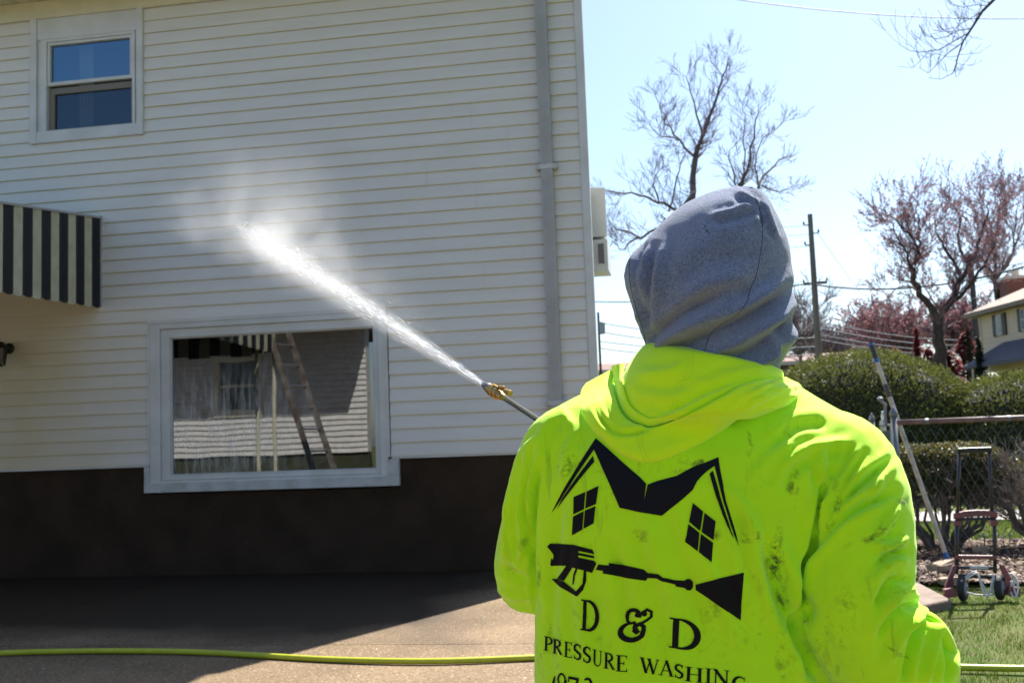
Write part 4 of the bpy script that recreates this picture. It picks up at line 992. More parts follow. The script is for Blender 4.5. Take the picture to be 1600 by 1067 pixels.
b = MB()
for pl in ([(-.11,.02,.10),(-.05,.0,.15),(-.02,.0,.145),(.0,-.02,.05),(.03,-.03,-.0),(.05,-.02,.04),(.075,.0,.13)], [(-.11,.02,.115),(-.04,.01,.165),(.0,-.01,.09),(.035,-.02,.02)],
           [(.19,.0,.15),(.215,-.02,.12),(.225,-.03,.06),(.21,-.03,.0),(.185,-.02,.02),(.195,0,.10)], [(.18,.0,.14),(.205,.0,.145),(.20,-.03,.05),(.215,-.03,.01)], [(-.10,.03,.03),(-.02,.02,.01),(.06,.0,.012),(.12,-.02,.02)], [(.05,0,.14),(.08,0,.13),(.07,-.01,.03),(.1,0,.01)]):
    P = [T(*q)+Vector((0, -.03, .03)) for q in pl]; Q = []
    for i in range(len(P)-1):
        for j in range(4):
            t = j/4; p_0 = P[max(0, i-1)]; p_3 = P[min(len(P)-1, i+2)]
            Q.append(.5*((2*P[i])+(P[i+1]-p_0)*t+(2*p_0-5*P[i]+4*P[i+1]-p_3)*t*t+(3*P[i]-p_0-3*P[i+1]+p_3)*t**3))
    Q.append(P[-1]); b.tube(Q, .0065, 6)
b.build('cord', M_cord, ht, smooth=True)

# small purple flowers and red blossom behind the fence
fl = dep(1558, 832, 9.6)
b = MB(); rg = random.Random(3)
fr_ = empty('purple_flowers', (fl.x, fl.y, 0), 'small clump of purple flowers behind the hand truck', 'flowers')
for i in range(16):
    x, y, z = fl.x+rg.uniform(-.16, .16), fl.y+rg.uniform(-.1, .1), rg.uniform(.10, .17)
    b.tube([(x, y, 0), (x, y, z)], .002, 4); 
b.build('stems', M_blade, fr_)
rg = random.Random(3); M_pet = mat('violet_petal', (.13, .08, .38), .6)
for i in range(16):
    x, y, z = fl.x+rg.uniform(-.16, .16), fl.y+rg.uniform(-.1, .1), rg.uniform(.10, .17); b = MB()
    for k in range(5): a = k*1.257; b.add([(x, y, z), (x+.018*math.cos(a-.3), y+.018*math.sin(a-.3), z+.012), (x+.026*math.cos(a), y+.026*math.sin(a), z+.018), (x+.018*math.cos(a+.3), y+.018*math.sin(a+.3), z+.012)], [(0,1,2,3)])
    b.build('flower_head', M_pet, fr_)

# ---- garden hose on the concrete
def catmull(P, m=8):
    P = [Vector(p) for p in P]; Q = []
    for i in range(len(P)-1):
        p0_, p3_ = P[max(0, i-1)], P[min(len(P)-1, i+2)]
        for j in range(m):
            t = j/m; Q.append(.5*((2*P[i])+(P[i+1]-p0_)*t+(2*p0_-5*P[i]+4*P[i+1]-p3_)*t*t+(3*P[i]-p0_-3*P[i+1]+p3_)*t**3))
    Q.append(P[-1]); return Q
hp = [gnd(-400, 1050, .018), gnd(-150, 1030, .018)]+[gnd(x, y, .018) for x, y in ((0,1020),(110,1017),(200,1016.5),(300,1018),(400,1023),(500,1029),(600,1032),(700,1032),(830,1027),(980,1020),(1150,1022),(1320,1035),(1500,1042),(1600,1044),(1760,1046),(2000,1060))]
b = MB(); b.tube(catmull(hp, 10), .0165, 12); b.build('garden_hose', mat('yellow_green_hose', (.42, .44, .02), .38, var=.12, vscale=30), smooth=True, label='yellow green hose lying across the brown concrete behind the man', cat='hose')
# ================================================================== THE MAN
TM = 1.05
def MP(x, y, t): return dep(x, y, t*TM)
def remesh_obj(o, vox, smooth=4, fac=.5):
    md = o.modifiers.new('r', 'REMESH'); md.mode = 'VOXEL'; md.voxel_size = vox; md.use_smooth_shade = True
    ms = o.modifiers.new('s', 'SMOOTH'); ms.iterations = smooth; ms.factor = fac
    dg = bpy.context.evaluated_depsgraph_get(); ev = o.evaluated_get(dg); me = bpy.data.meshes.new_from_object(ev)
    o.modifiers.clear(); old = o.data; mats = [m for m in old.materials]; o.data = me
    me.materials.clear(); [me.materials.append(m) for m in mats]
    me.polygons.foreach_set('use_smooth', [True]*len(me.polygons)); return o
def sect_loft(b, rows, n=28, p=2.3, tilt=0.0):
    """rows: (y, xl, xr, t, half depth in m, [row tilt dy at the right])"""
    vs = []
    for row in rows:
        y, xl, xr, t, hd = row[:5]; dy = row[5] if len(row) > 5 else 0
        xc, hw = (xl+xr)/2, (xr-xl)/2
        for j in range(n):
            a = 2*math.pi*j/n; c, s = math.cos(a), math.sin(a)
            cx = math.copysign(abs(c)**(2/p), c); sy = math.copysign(abs(s)**(2/p), s)
            vs.append(MP(xc+hw*cx, y+dy*cx, t+hd/TM*sy-tilt*cx))
    k = len(rows)
    fs = [(i*n+j, i*n+(j+1) % n, (i+1)*n+(j+1) % n, (i+1)*n+j) for i in range(k-1) for j in range(n)]
    fs += [tuple(range(n-1, -1, -1)), tuple((k-1)*n+j for j in range(n))]
    b.add(vs, fs)
def px_tube(b, pts, n=18, flat=1.0):
    """pts: (x,y,t,r px)"""
    P = catmull([MP(*q[:3]) for q in pts], 5); Rr = []
    for i in range(len(pts)-1):
        for j in range(5): Rr.append((pts[i][3]+(pts[i+1][3]-pts[i][3])*j/5)*(pts[i][2]*TM)/FPX)
    Rr.append(pts[-1][3]*pts[-1][2]*TM/FPX); b.tube(P, Rr, n)
def jco(o):
    n = len(o.data.vertices); a = np.empty(n*3); o.data.vertices.foreach_get('co', a); return a.reshape(-1, 3)
def jno(o):
    n = len(o.data.vertices); a = np.empty(n*3, dtype=np.float32); o.data.vertices.foreach_get('normal', a); return a.reshape(-1, 3).astype(float)
def to_px(co):
    q = co-np.array(CAMLOC); t = q@np.array(FW); return 800+FPX*(q@np.array(RT))/t, 533.5-FPX*(q@np.array(UP))/t, t
def seg_field(px, py, pl):
    """distance to polyline + parameter 0..1 along"""
    best = np.full(px.shape, 1e9); par = np.zeros(px.shape); tot = sum(math.dist(pl[i], pl[i+1]) for i in range(len(pl)-1)); acc = 0; sgn = np.zeros(px.shape)
    for i in range(len(pl)-1):
        (x0, y0), (x1, y1) = pl[i], pl[i+1]; L = math.dist(pl[i], pl[i+1]); ux, uy = (x1-x0)/L, (y1-y0)/L
        s = np.clip((px-x0)*ux+(py-y0)*uy, 0, L); dx, dy = px-(x0+ux*s), py-(y0+uy*s); d = np.hypot(dx, dy)
        m = d < best; best[m] = d[m]; par[m] = ((acc+s)/tot)[m]; sgn[m] = np.sign(ux*dy-uy*dx)[m]; acc += L
    return best, par, sgn
FOLDK = 1.6
def smooth_pl(pl):
    P = catmull([(x, y, 0) for x, y in pl], 5); return [(p.x, p.y) for p in P]
def folds(o, F, front=True, noise_amp=0, nscale=9, detail=0):
    """cloth folds: F = (polyline px, width px, amplitude mm, kind) ; displaces real geometry along its normal"""
    co = jco(o); no = jno(o); x, y, t = to_px(co)
    facing = -(no@np.array(FW)); wgt = np.clip((facing+.15)/.35, 0, 1)
    d = np.zeros(len(co))
    for pl, w, a in F:
        pl = smooth_pl(pl); ds, par, sg = seg_field(x, y, pl); env = np.clip(np.minimum(par, 1-par)*5+.15, 0, 1)
        # sharp-ish groove with a soft roll on both sides (or ridge)
        g_ = np.exp(-(ds/w)**2)
        roll = np.exp(-((ds-w*2.0)/(w*1.2))**2)*.45
        d += FOLDK*a/1000*env*(g_-roll)
    co2 = co+no*(d*wgt)[:, None]
    if noise_amp:
        nv = np.array([noise.noise(Vector((p[0]*nscale, p[1]*nscale, p[2]*nscale*.45)))+.5*noise.noise(Vector((p[0]*nscale*2.3+5, p[1]*nscale*2.3, p[2]*nscale*1.4))) for p in co])
        co2 = co2+no*(nv*noise_amp/1000)[:, None]
    o.data.vertices.foreach_set('co', co2.ravel()); o.data.update()

# ---- materials
M_hiviz = mat('fluorescent_fleece', (.54, .93, .006), .75, col2=(.47, .88, .006), vscale=3, sheen=.25, spec=.15, bump=.25, bscale=700)
def smudge(m, strength=1.0):
    N, L, b = nodes(m); tc = N.new('ShaderNodeTexCoord')
    def nz(sc, det, lo, hi, st=(1, 1, 1), off=(0, 0, 0), rough=.6):
        mp = N.new('ShaderNodeMapping'); mp.inputs['Scale'].default_value = st; mp.inputs['Location'].default_value = off; L.new(tc.outputs['Object'], mp.inputs[0])
        n = N.new('ShaderNodeTexNoise'); n.inputs['Scale'].default_value = sc; n.inputs['Detail'].default_value = det; n.inputs['Roughness'].default_value = rough; L.new(mp.outputs[0], n.inputs[0])
        r = N.new('ShaderNodeMapRange'); r.inputs[1].default_value = lo; r.inputs[2].default_value = hi; L.new(n.outputs[0], r.inputs[0]); return r.outputs[0]
    def mul(a, c, k=None):
        q = N.new('ShaderNodeMath'); q.operation = 'MULTIPLY'; L.new(a, q.inputs[0])
        if k is None: L.new(c, q.inputs[1])
        else: q.inputs[1].default_value = k
        return q.outputs[0]
    big = nz(4.5, 2, .50, .66, off=(3.3, 0, 1.7)); fine = nz(46, 9, .54, .68, st=(1.4, 1.4, .9)); spots = nz(55, 9, .58, .68, off=(.73, .2, .4), rough=.75)
    mixcol(m, mul(mul(big, fine), None, .42*strength), (.10, .14, .015))
    mixcol(m, mul(mul(big, spots), None, .85*strength), (.02, .025, .012))
    haze_ = nz(7, 4, .48, .75, off=(9, 2, 0)); mixcol(m, mul(haze_, None, .20*strength), (.30, .50, .02))
    streak = nz(12, 6, .60, .66, st=(3.0, 1, .35), off=(1, 1, 1)); big2 = nz(3, 1, .5, .6, off=(0, 4, 4)); mixcol(m, mul(mul(streak, big2), None, .5*strength), (.16, .22, .02))
smudge(M_hiviz, .7)
def stains(m, spots, colr=(.035, .045, .015)):
    N, L, b = nodes(m); tc = N.new('ShaderNodeTexCoord'); n = N.new('ShaderNodeTexNoise'); n.inputs['Scale'].default_value = 55; n.inputs['Detail'].default_value = 9; n.inputs['Roughness'].default_value = .72; L.new(tc.outputs['Object'], n.inputs[0])
    n2 = N.new('ShaderNodeTexNoise'); n2.inputs['Scale'].default_value = 18; n2.inputs['Detail'].default_value = 3; L.new(tc.outputs['Object'], n2.inputs[0])
    ma = N.new('ShaderNodeVectorMath'); ma.operation = 'MULTIPLY_ADD'; ma.inputs[1].default_value = (.05, .05, .05); L.new(n2.outputs['Color'], ma.inputs[0]); L.new(tc.outputs['Object'], ma.inputs[2])
    last = None
    for x, y, rx, ry, tx, am in spots:
        c = MP(x, y, 1.87)+Vector((.025, .025, .025)); mp = N.new('ShaderNodeMapping'); mp.vector_type = 'TEXTURE'; mp.inputs['Location'].default_value = c; mp.inputs['Rotation'].default_value = (0, R_(tx), R_(9.5)); k_ = 2.0/FPX
        mp.inputs['Scale'].default_value = (rx*k_, .22, ry*k_); L.new(ma.outputs[0], mp.inputs[0]); ln = N.new('ShaderNodeVectorMath'); ln.operation = 'LENGTH'; L.new(mp.outputs[0], ln.inputs[0])
        r = N.new('ShaderNodeMapRange'); r.inputs[1].default_value = 1; r.inputs[2].default_value = .25; r.inputs[4].default_value = min(1, am*1.45); L.new(ln.outputs['Value'], r.inputs[0])
        if last is None: last = r.outputs[0]
        else: q = N.new('ShaderNodeMath'); q.operation = 'MAXIMUM'; L.new(last, q.inputs[0]); L.new(r.outputs[0], q.inputs[1]); last = q.outputs[0]
    r = N.new('ShaderNodeMapRange'); r.inputs[1].default_value = .45; r.inputs[2].default_value = .60; L.new(n.outputs[0], r.inputs[0])
    q = N.new('ShaderNodeMath'); q.operation = 'MULTIPLY'; L.new(last, q.inputs[0]); L.new(r.outputs[0], q.inputs[1]); mixcol(m, q.outputs[0], colr)
stains(M_hiviz, [(1234,765,9,34,0,.9),(1207,865,14,60,-8,.75),(1218,930,10,50,-6,.6),(1290,790,8,50,12,.5),(1345,828,58,9,-28,.85),(1395,785,26,9,-20,.9),(1370,850,22,12,-20,.6),(1170,840,26,10,30,.6),(1085,728,30,8,12,.6),(1060,742,14,8,10,.6),
  (1168,690,7,20,0,.6),(1000,832,16,9,20,.6),(1108,825,14,12,0,.5),(884,735,7,24,0,.6),(815,860,18,20,10,.7),(800,905,22,14,30,.8),(842,905,8,40,0,.5),(868,1010,8,40,0,.5),(1375,1005,28,5,40,.7),(1300,930,22,16,0,.4),(1110,940,18,24,-20,.35),(1215,1030,12,40,-8,.4),(905,730,5,14,0,.5)])
M_hiviz2 = mat('fluorescent_hood_fleece', (.66, .96, .006), .7, col2=(.61, .94, .006), vscale=3, sheen=.25, spec=.15, bump=.25, bscale=700)
M_print = mat('black_print', (.006, .006, .009), .6, spec=.12)
M_stitch = mat('yellow_thread', (.62, .86, .02), .7)
M_greyk = mat('grey_marl_knit', (.21, .265, .42), .95, col2=(.09, .125, .235), vscale=230, sheen=.6, spec=.1, bump=.8, bscale=420, detail=2, lo=.3, hi=.7)
mixcol(M_greyk, noisemask(M_greyk, 420, .60, .70, (1, 1, .35), mul=.4), (.48, .50, .56))
mixcol(M_greyk, noisemask(M_greyk, 300, .60, .68, (1, 1, .5), mul=.45), (.08, .09, .12))
mixcol(M_greyk, noisemask(M_greyk, 5, .55, .75, mul=.5), (.06, .07, .11))
M_skin = mat('skin', (.42, .23, .16), .5, var=.1, spec=.3); M_skin.node_tree.nodes['Principled BSDF'].inputs['Subsurface Weight'].default_value = .08
M_jean = mat('dark_denim', (.035, .045, .07), .85, var=.3, vscale=40); M_boot = mat('brown_leather', (.10, .055, .03), .6, var=.3)
M_seam = mat('dark_seam', (.055, .065, .095), .9)

# ---- lance geometry (real line from the hands to the spot on the wall)
TGT = wal(366, 350, 5.9); NOZ = dep(765, 607, 3.05)
LD = (NOZ-TGT).normalized()
def on_lance(xpx):
    best = min(((abs(topx(NOZ+LD*(i/200))[0]-xpx), i/200) for i in range(0, 400)), key=lambda q: q[0])[1]; return NOZ+LD*best, best
HANDR, sR = on_lance(1130); HANDL, sL = on_lance(1030)

# ---- hooded sweatshirt: torso + sleeves, fused into one cloth surface
b = MB()
sect_loft(b, [(578, 1000, 1205, 2.06, .070), (596, 960, 1235, 2.05, .085), (615, 915, 1275, 2.035, .098, 4), (640, 872, 1322, 2.015, .108, 6), (670, 846, 1362, 1.993, .118, 8), (710, 834, 1365, 1.972, .126, 8), (760, 832, 1325, 1.962, .133, 6), (830, 834, 1288, 1.96, .135), (900, 836, 1276, 1.965, .135), (980, 836, 1290, 1.975, .135), (1060, 835, 1300, 1.985, .150), (1115, 836, 1290, 1.995, .168)], p=2.3, tilt=.045)
eL = MP(838, 905, 2.10); eR = MP(1402, 1030, 1.93)
px_tube(b, [(905, 670, 2.0, 46), (868, 700, 2.005, 52), (848, 760, 2.02, 53), (835, 830, 2.05, 56), (828, 880, 2.08, 57), (835, 915, 2.12, 56)])
px_tube(b, [(1262, 700, 1.985, 66), (1314, 727, 1.945, 82), (1337, 790, 1.905, 84), (1341, 860, 1.88, 85), (1339, 930, 1.87, 87), (1362, 990, 1.885, 92), (1392, 1040, 1.90, 98), (1388, 1080, 1.94, 90)])
def wrist(elb, hand, back=.085): d = (hand-elb).normalized(); return hand-d*back
wL, wR = wrist(eL, HANDL), wrist(eR, HANDR)
def lin_tube(b, a, c, r0, r1, n=16, k=6, bulge=.0):
    b.tube([a.lerp(c, i/k) for i in range(k+1)], [r0+(r1-r0)*i/k+bulge*math.sin(math.pi*i/k) for i in range(k+1)], n)
lin_tube(b, eL+(eL-wL).normalized()*.0, wL, .070, .042, bulge=.006); lin_tube(b, eR+(eR-wR).normalized()*.02, wR, .100, .046, bulge=.01)
man = empty('person', (MP(1060, 1000, 2.0).x, MP(1060, 1000, 2.0).y, 0))  # replaced by the body mesh below
shirt = b.build('hooded_sweatshirt', M_hiviz)
remesh_obj(shirt, .0062, 3, .5)
FOLDK = 1.9
F = [  # grooves (negative) and ridges (positive)
 ([(1292,735),(1284,780),(1268,840),(1252,895),(1246,960),(1243,1010)], 6, -13),
 ([(1398,712),(1362,742),(1322,778),(1290,815),(1264,858)], 6, -8), ([(1400,768),(1350,788),(1308,815),(1270,862),(1253,892)], 7, -10),
 ([(1350,705),(1330,740),(1300,790),(1284,812)], 5, -5), ([(1330,690),(1322,720),(1305,745)], 6, -4),
 ([(1375,745),(1368,770),(1360,782)], 6, 5), ([(1405,790),(1388,815),(1372,842)], 6, 6), ([(1418,838),(1390,852),(1362,850)], 6, 7), ([(1420,880),(1392,878),(1368,900),(1355,915)], 6, 6),
 ([(1422,862),(1396,866),(1372,880)], 5, -7), ([(1416,902),(1396,905),(1380,925),(1368,950)], 6, -9), ([(1428,918),(1405,925),(1388,945)], 6, 8), ([(1445,940),(1410,950),(1385,975),(1372,1000)], 6, -8), ([(1448,958),(1420,975),(1400,1005),(1388,1040)], 7, 8),
 ([(1445,965),(1430,1000),(1418,1040),(1412,1067)], 6, -9), ([(1462,968),(1458,1010),(1448,1067)], 6, 8), ([(1450,960),(1475,985),(1482,1025),(1480,1067)], 5, -11), ([(1240,910),(1262,950),(1250,985)], 9, -5), ([(1248,985),(1262,1020),(1262,1060)], 8, -6),
 ([(1195,840),(1208,900),(1235,970),(1265,1030),(1290,1075)], 10, -11), ([(1228,850),(1240,930),(1262,985)], 9, 5),
 ([(1205,700),(1245,668),(1295,662)], 8, -5), ([(1215,735),(1262,700),(1330,690)], 8, 5), ([(1180,745),(1205,715),(1240,690)], 8, 4), ([(1225,770),(1240,735),(1275,715)], 7, -4), ([(1295,760),(1282,735),(1285,700)], 7, 5),
 ([(1262,800),(1275,760),(1270,725)], 6, -5),
 ([(818,705),(806,760),(798,820)], 5, -6), ([(834,700),(822,745),(818,800),(828,870)], 5, -8), ([(842,720),(836,790),(836,880),(842,960)], 5, -9), ([(800,770),(790,830),(788,880)], 7, 5), ([(806,700),(818,685),(838,668)], 6, -4), ([(785,880),(805,900),(830,905)], 7, -5), ([(778,915),(800,930),(828,930)], 7, 5), ([(812,800),(818,840),(808,880)], 5, 5),
 ([(952,830),(968,900),(985,980),(1000,1060)], 9, -4), ([(1005,790),(1022,860),(1052,950),(1072,1060)], 10, 4.5), ([(1040,800),(1075,900),(1105,1000)], 9, -4), ([(1090,850),(1130,940),(1150,1010)], 10, 4), ([(880,760),(868,850),(860,960),(862,1060)], 9, -4.5), ([(908,830),(905,930),(920,1040)], 10, 3.5),
 ([(880,650),(862,680),(856,720)], 7, -4), ([(905,665),(888,700),(880,750)], 8, 4), ([(1150,800),(1165,870),(1180,930)], 9, -4), ([(1130,760),(1160,790),(1185,840)], 9, 3.5)]
folds(shirt, F, noise_amp=3.2, nscale=7)
# loop of the sleeve bunched behind the right elbow
b = MB()
LP = catmull([MP(1418, 968, 1.86), MP(1445, 964, 1.85), MP(1467, 982, 1.85), MP(1482, 1012, 1.865), MP(1488, 1045, 1.88), MP(1482, 1080, 1.90), MP(1458, 1110, 1.92)], 5)
b.tube(LP, [.011+.004*math.sin(math.pi*i/(len(LP)-1)) for i in range(len(LP))], 12)
loopo = b.build('sleeve_fold', M_hiviz, shirt, smooth=True)
bvh_s = BVHTree.FromObject(shirt, bpy.context.evaluated_depsgraph_get())
def hit_shirt(x, y, off=.0014):
    d = ray(x, y).normalized(); loc, nrm, idx, dist = bvh_s.ray_cast(CAMLOC, d)
    if loc is None: return None
    if nrm.dot(d) > 0: nrm = -nrm
    return loc+nrm*off, nrm

def on_cloth(x, y, off, trees):
    d = ray(x, y).normalized(); best = None
    for tr in trees:
        loc, nrm, idx, dist = tr.ray_cast(CAMLOC, d)
        if loc is not None and (best is None or dist < best[2]): best = (loc, nrm, dist)
    if best is None: return None
    n_ = best[1] if best[1].dot(d) < 0 else -best[1]; return best[0]+n_*off
# ---- the sweatshirt's own hood, lying down the back
def surf_t(x, y): 
    h_ = hit_shirt(x, y, 0); return ((h_[0]-CAMLOC).dot(FW)/TM) if h_ else 1.9
b = MB()
sect_loft(b, [(550, 1040, 1190, 1.985, .080, 17), (553, 1012, 1215, 1.985, .116, 18), (560, 1003, 1221, 1.985, .123, 18), (572, 992, 1228, 1.982, .128, 17), (590, 978, 1238, 1.975, .130, 14), (610, 964, 1250, 1.967, .130, 8), (635, 968, 1235, 1.957, .126, 0), (655, 985, 1180, 1.945, .115)], p=2.2, tilt=.03)
hd = b.build('sweatshirt_hood', M_hiviz2)
remesh_obj(hd, .0046, 4, .5)
FOLDK = 1.4
folds(hd, [([(990,600),(1040,606),(1080,595)], 8, -3), ([(1080,600),(1120,596),(1160,585)], 8, 3), ([(1000,628),(1040,640),(1080,628)], 8, -3), ([(1110,585),(1160,580),(1210,572)], 7, 2), ([(1000,585),(1050,578),(1070,566)], 8, 3), ([(1150,612),(1190,596),(1235,590)], 5, -4), ([(1175,628),(1205,612),(1245,604)], 5, 4)], noise_amp=1.6, nscale=9)
bvh_c = BVHTree.FromObject(hd, bpy.context.evaluated_depsgraph_get())
def under_t(x, y, trees):
    p = on_cloth(x, y, 0, trees); return None if p is None else (p-CAMLOC).dot(FW)
def resample(pl, n):
    P = smooth_pl(pl); L_ = [0]
    for i in range(1, len(P)): L_.append(L_[-1]+math.dist(P[i], P[i-1]))
    out = []
    for k_ in range(n):
        d_ = L_[-1]*k_/(n-1); i = 1
        while i < len(P)-1 and L_[i] < d_: i += 1
        u = (d_-L_[i-1])/max(1e-9, L_[i]-L_[i-1]); out.append((P[i-1][0]+(P[i][0]-P[i-1][0])*u, P[i-1][1]+(P[i][1]-P[i-1][1])*u))
    return out
def drape(name, Lo, Up, prof, trees, ends, n=150, parent=None):
    """cloth band between two traced edges, standing proud of the cloth below by prof (v, mm)"""
    A = resample(Lo, n); B_ = resample(Up, n); k_ = len(prof); vs = [None]*(n*k_)
    T = []
    for i in range(n):
        row = []
        for v, pr in prof:
            x = A[i][0]+(B_[i][0]-A[i][0])*v; y = A[i][1]+(B_[i][1]-A[i][1])*v; row.append(under_t(x, y, trees))
        T.append(row)
    T = np.array([[np.nan if q is None else q for q in r_] for r_ in T])
    for c_ in range(k_):
        col = T[:, c_]; ok = ~np.isnan(col); T[:, c_] = np.interp(np.arange(n), np.arange(n)[ok], col[ok]) if ok.any() else 1.95
    for _ in range(30):
        T[1:-1] = (T[:-2]+T[2:]+T[1:-1]*2)/4
    for _ in range(4): T[:, 1:-1] = np.minimum(T[:, 1:-1], (T[:, :-2]+T[:, 2:])/2+.0)
    for i in range(n):
        e = max(0, 1-i/(n*.10))*ends[0]+max(0, 1-(n-1-i)/(n*.14))*ends[1]; sc = min(1, .35+i/(n*.12))*min(1, .25+(n-1-i)/(n*.25))
        for c_, (v, pr) in enumerate(prof):
            x = A[i][0]+(B_[i][0]-A[i][0])*v; y = A[i][1]+(B_[i][1]-A[i][1])*v
            vs[i*k_+c_] = CAMLOC+ray(x, y)*(T[i, c_]-pr/1000*sc+e)
    b = MB(); b.add(vs, [(i*k_+c_, i*k_+c_+1, (i+1)*k_+c_+1, (i+1)*k_+c_) for i in range(n-1) for c_ in range(k_-1)])
    o = b.build(name, M_hiviz2, parent, smooth=True); bm = bmesh.new(); bm.from_mesh(o.data); bmesh.ops.recalc_face_normals(bm, faces=bm.faces)
    if sum((f.normal.dot(FW) for f in bm.faces)) > 0: bmesh.ops.reverse_faces(bm, faces=bm.faces)
    bm.to_mesh(o.data); bm.free(); return o
inner_rim = drape('hood_edge', [(955,572),(960,600),(968,632),(985,656),(1014,668),(1046,662),(1094,640),(1143,613),(1175,598)], [(977,566),(974,588),(977,612),(986,634),(1004,648),(1020,653),(1050,643),(1095,620),(1140,601),(1172,592)],
   [(0, 2), (.1, 7), (.3, 11), (.6, 12), (.85, 11.5), (.96, 8), (1.0, 0), (.97, -4)], [bvh_c, bvh_s], (.04, .01), parent=hd)
bvh_i = BVHTree.FromObject(inner_rim, bpy.context.evaluated_depsgraph_get())
outer = drape('hood_drape', [(916,598),(907,612),(905.5,637),(916,659),(931,678),(955,700),(982,715),(1009,723),(1046,716),(1082,700),(1119,681),(1167,645),(1204,626),(1238,612),(1252,603)],
   [(957,576),(958,590),(960,615),(972,647),(990,660),(1014,667),(1046,660),(1094,638),(1130,618),(1160,601),(1195,592),(1225,590),(1247,598)],
   [(0, -3), (.0, 3), (.02, 8), (.06, 12), (.13, 15), (.22, 17), (.32, 18.5), (.42, 19.5), (.52, 20), (.62, 20.5), (.72, 21), (.82, 21.5), (.90, 21), (.96, 19), (.99, 15), (1.0, 8), (.97, 0)], [bvh_c, bvh_s, bvh_i], (.05, .035), parent=hd)
FOLDK = 1.0
folds(outer, [([(931,636),(945,660),(967,676),(997,675),(1016,668)], 3.5, -9), ([(922,630),(935,665),(960,688)], 5, 3), ([(940,602),(944,630),(958,655)], 4, -4), ([(1030,700),(1080,688),(1130,660)], 7, 2.5), ([(1040,672),(1090,655),(1140,628)], 6, -2.5), ([(1150,640),(1190,614),(1235,598)], 4, -5), ([(1165,622),(1195,604),(1228,590)], 4, 4), ([(1190,628),(1225,610),(1250,603)], 4, 4), ([(1175,606),(1200,596),(1232,584)], 3, -4)], noise_amp=1.0, nscale=12)
bvh_h = BVHTree.FromObject(outer, bpy.context.evaluated_depsgraph_get())
def seam(name, pl, trees, off, r, m, parent, dash=False, n=5):
    P = [on_cloth(x, y, off, trees) for x, y in smooth_pl(pl)]; P = [p for p in P if p]
    # finer
    Q = []
    for i in range(len(P)-1):
        for j in range(4): Q.append(P[i].lerp(P[i+1], j/4))
    b = MB()
    if dash:
        for i in range(0, len(Q)-1, 2): b.tube([Q[i], Q[i+1]], r, 4)
    else: b.tube(P, r, n)
    return b.build(name, m, parent, smooth=not dash)
for dx in (-3.2, 3.2):
    seam('stitching', [(1078+dx,546),(1079+dx,570),(1074+dx,590),(1062+dx,598),(1056+dx,625),(1052+dx,640)], [bvh_c], .0004, .0009, M_stitch, hd, True)
    seam('stitching', [(999+dx,672),(1000+dx,690),(1006+dx,710),(1012+dx,721)], [bvh_h], .0004, .0009, M_stitch, hd, False)

# ---- printed emblem and lettering, laid on the cloth
def pin(x, y, pl):
    c = False; n = len(pl)
    for i in range(n):
        x0, y0 = pl[i]; x1, y1 = pl[i-1]
        if (y0 > y) != (y1 > y) and x < (x1-x0)*(y-y0)/(y1-y0)+x0: c = not c
    return c
def decal(b, loops, step=4.5, off=.0016):
    """loops: even-odd polygons in px"""
    V = []; Ed = []
    for lp in loops:
        base = len(V); pts = []
        for i in range(len(lp)):
            a, c = lp[i], lp[(i+1) % len(lp)]; m_ = max(1, int(math.dist(a, c)/step))
            for j in range(m_): pts.append((a[0]+(c[0]-a[0])*j/m_, a[1]+(c[1]-a[1])*j/m_))
        V += pts; Ed += [(base+i, base+(i+1) % len(pts)) for i in range(len(pts))]
    xs = [p[0] for p in V]; ys = [p[1] for p in V]
    y = min(ys)+step/2
    while y < max(ys):
        x = min(xs)+step/2
        while x < max(xs):
            if sum(pin(x, y, lp) for lp in loops) % 2: V.append((x, y))
            x += step
        y += step
    vo, eo, fo, *_ = delaunay_2d_cdt([Vector(v) for v in V], Ed, [], 0, 1e-4)
    pos = [hit_shirt(v.x, v.y, off) for v in vo]; base = len(b.v)
    ok = []
    for f_ in fo:
        cx_ = sum(vo[i].x for i in f_)/3; cy_ = sum(vo[i].y for i in f_)/3
        if sum(pin(cx_, cy_, lp) for lp in loops) % 2 and all(pos[i] for i in f_): ok.append(tuple(f_))
    b.add([p[0] if p else (0, 0, 0) for p in pos], ok)
Z1 = lambda pl: [(840+x/4.638, 670+y/4.638) for x, y in pl]
Z2 = lambda pl: [(840+x/4.503, 830+y/4.503) for x, y in pl]
b = MB()
decal(b, [Z1([(423,68),(510,145),(640,262),(745,352),(788,398),(771,525),(798,403),(870,376),(940,358),(1010,340),(1080,300),(1140,270),(1220,242),(1310,205),(1322,290),(1340,380),(1360,490),(1385,590),(1430,745),(1457,850),(1420,765),(1380,640),(1340,500),(1312,390),(1282,268),(1235,300),(1190,340),(1155,380),(1125,440),(1060,500),(985,560),(940,595),(900,628),(760,606),(595,570),(540,440),(470,285),(410,150),(340,250),(280,340),(230,420),(165,520),(100,612),(140,530),(200,420),(300,258),(360,165)])])
decal(b, [Z1([(402,195),(412,238),(355,305),(300,372),(220,475),(138,582),(180,505),(240,415),(320,305)])])
decal(b, [Z1([(1270,303),(1300,400),(1330,510),(1360,610),(1422,800),(1375,705),(1340,620),(1290,480),(1245,325)])])
for q in ([(263,492),(347,456),(338,580),(260,618)], [(357,452),(443,412),(424,543),(347,575)], [(258,634),(336,594),(326,728),(250,770)], [(344,590),(421,558),(407,683),(334,722)],
          [(1125,535),(1200,597),(1178,738),(1097,672)], [(1210,607),(1290,668),(1275,803),(1188,745)], [(1092,688),(1172,750),(1160,885),(1070,815)], [(1184,758),(1272,822),(1258,965),(1168,890)]): decal(b, [Z1(q)])
b.build('printed_house_emblem', M_print, shirt)
b = MB()
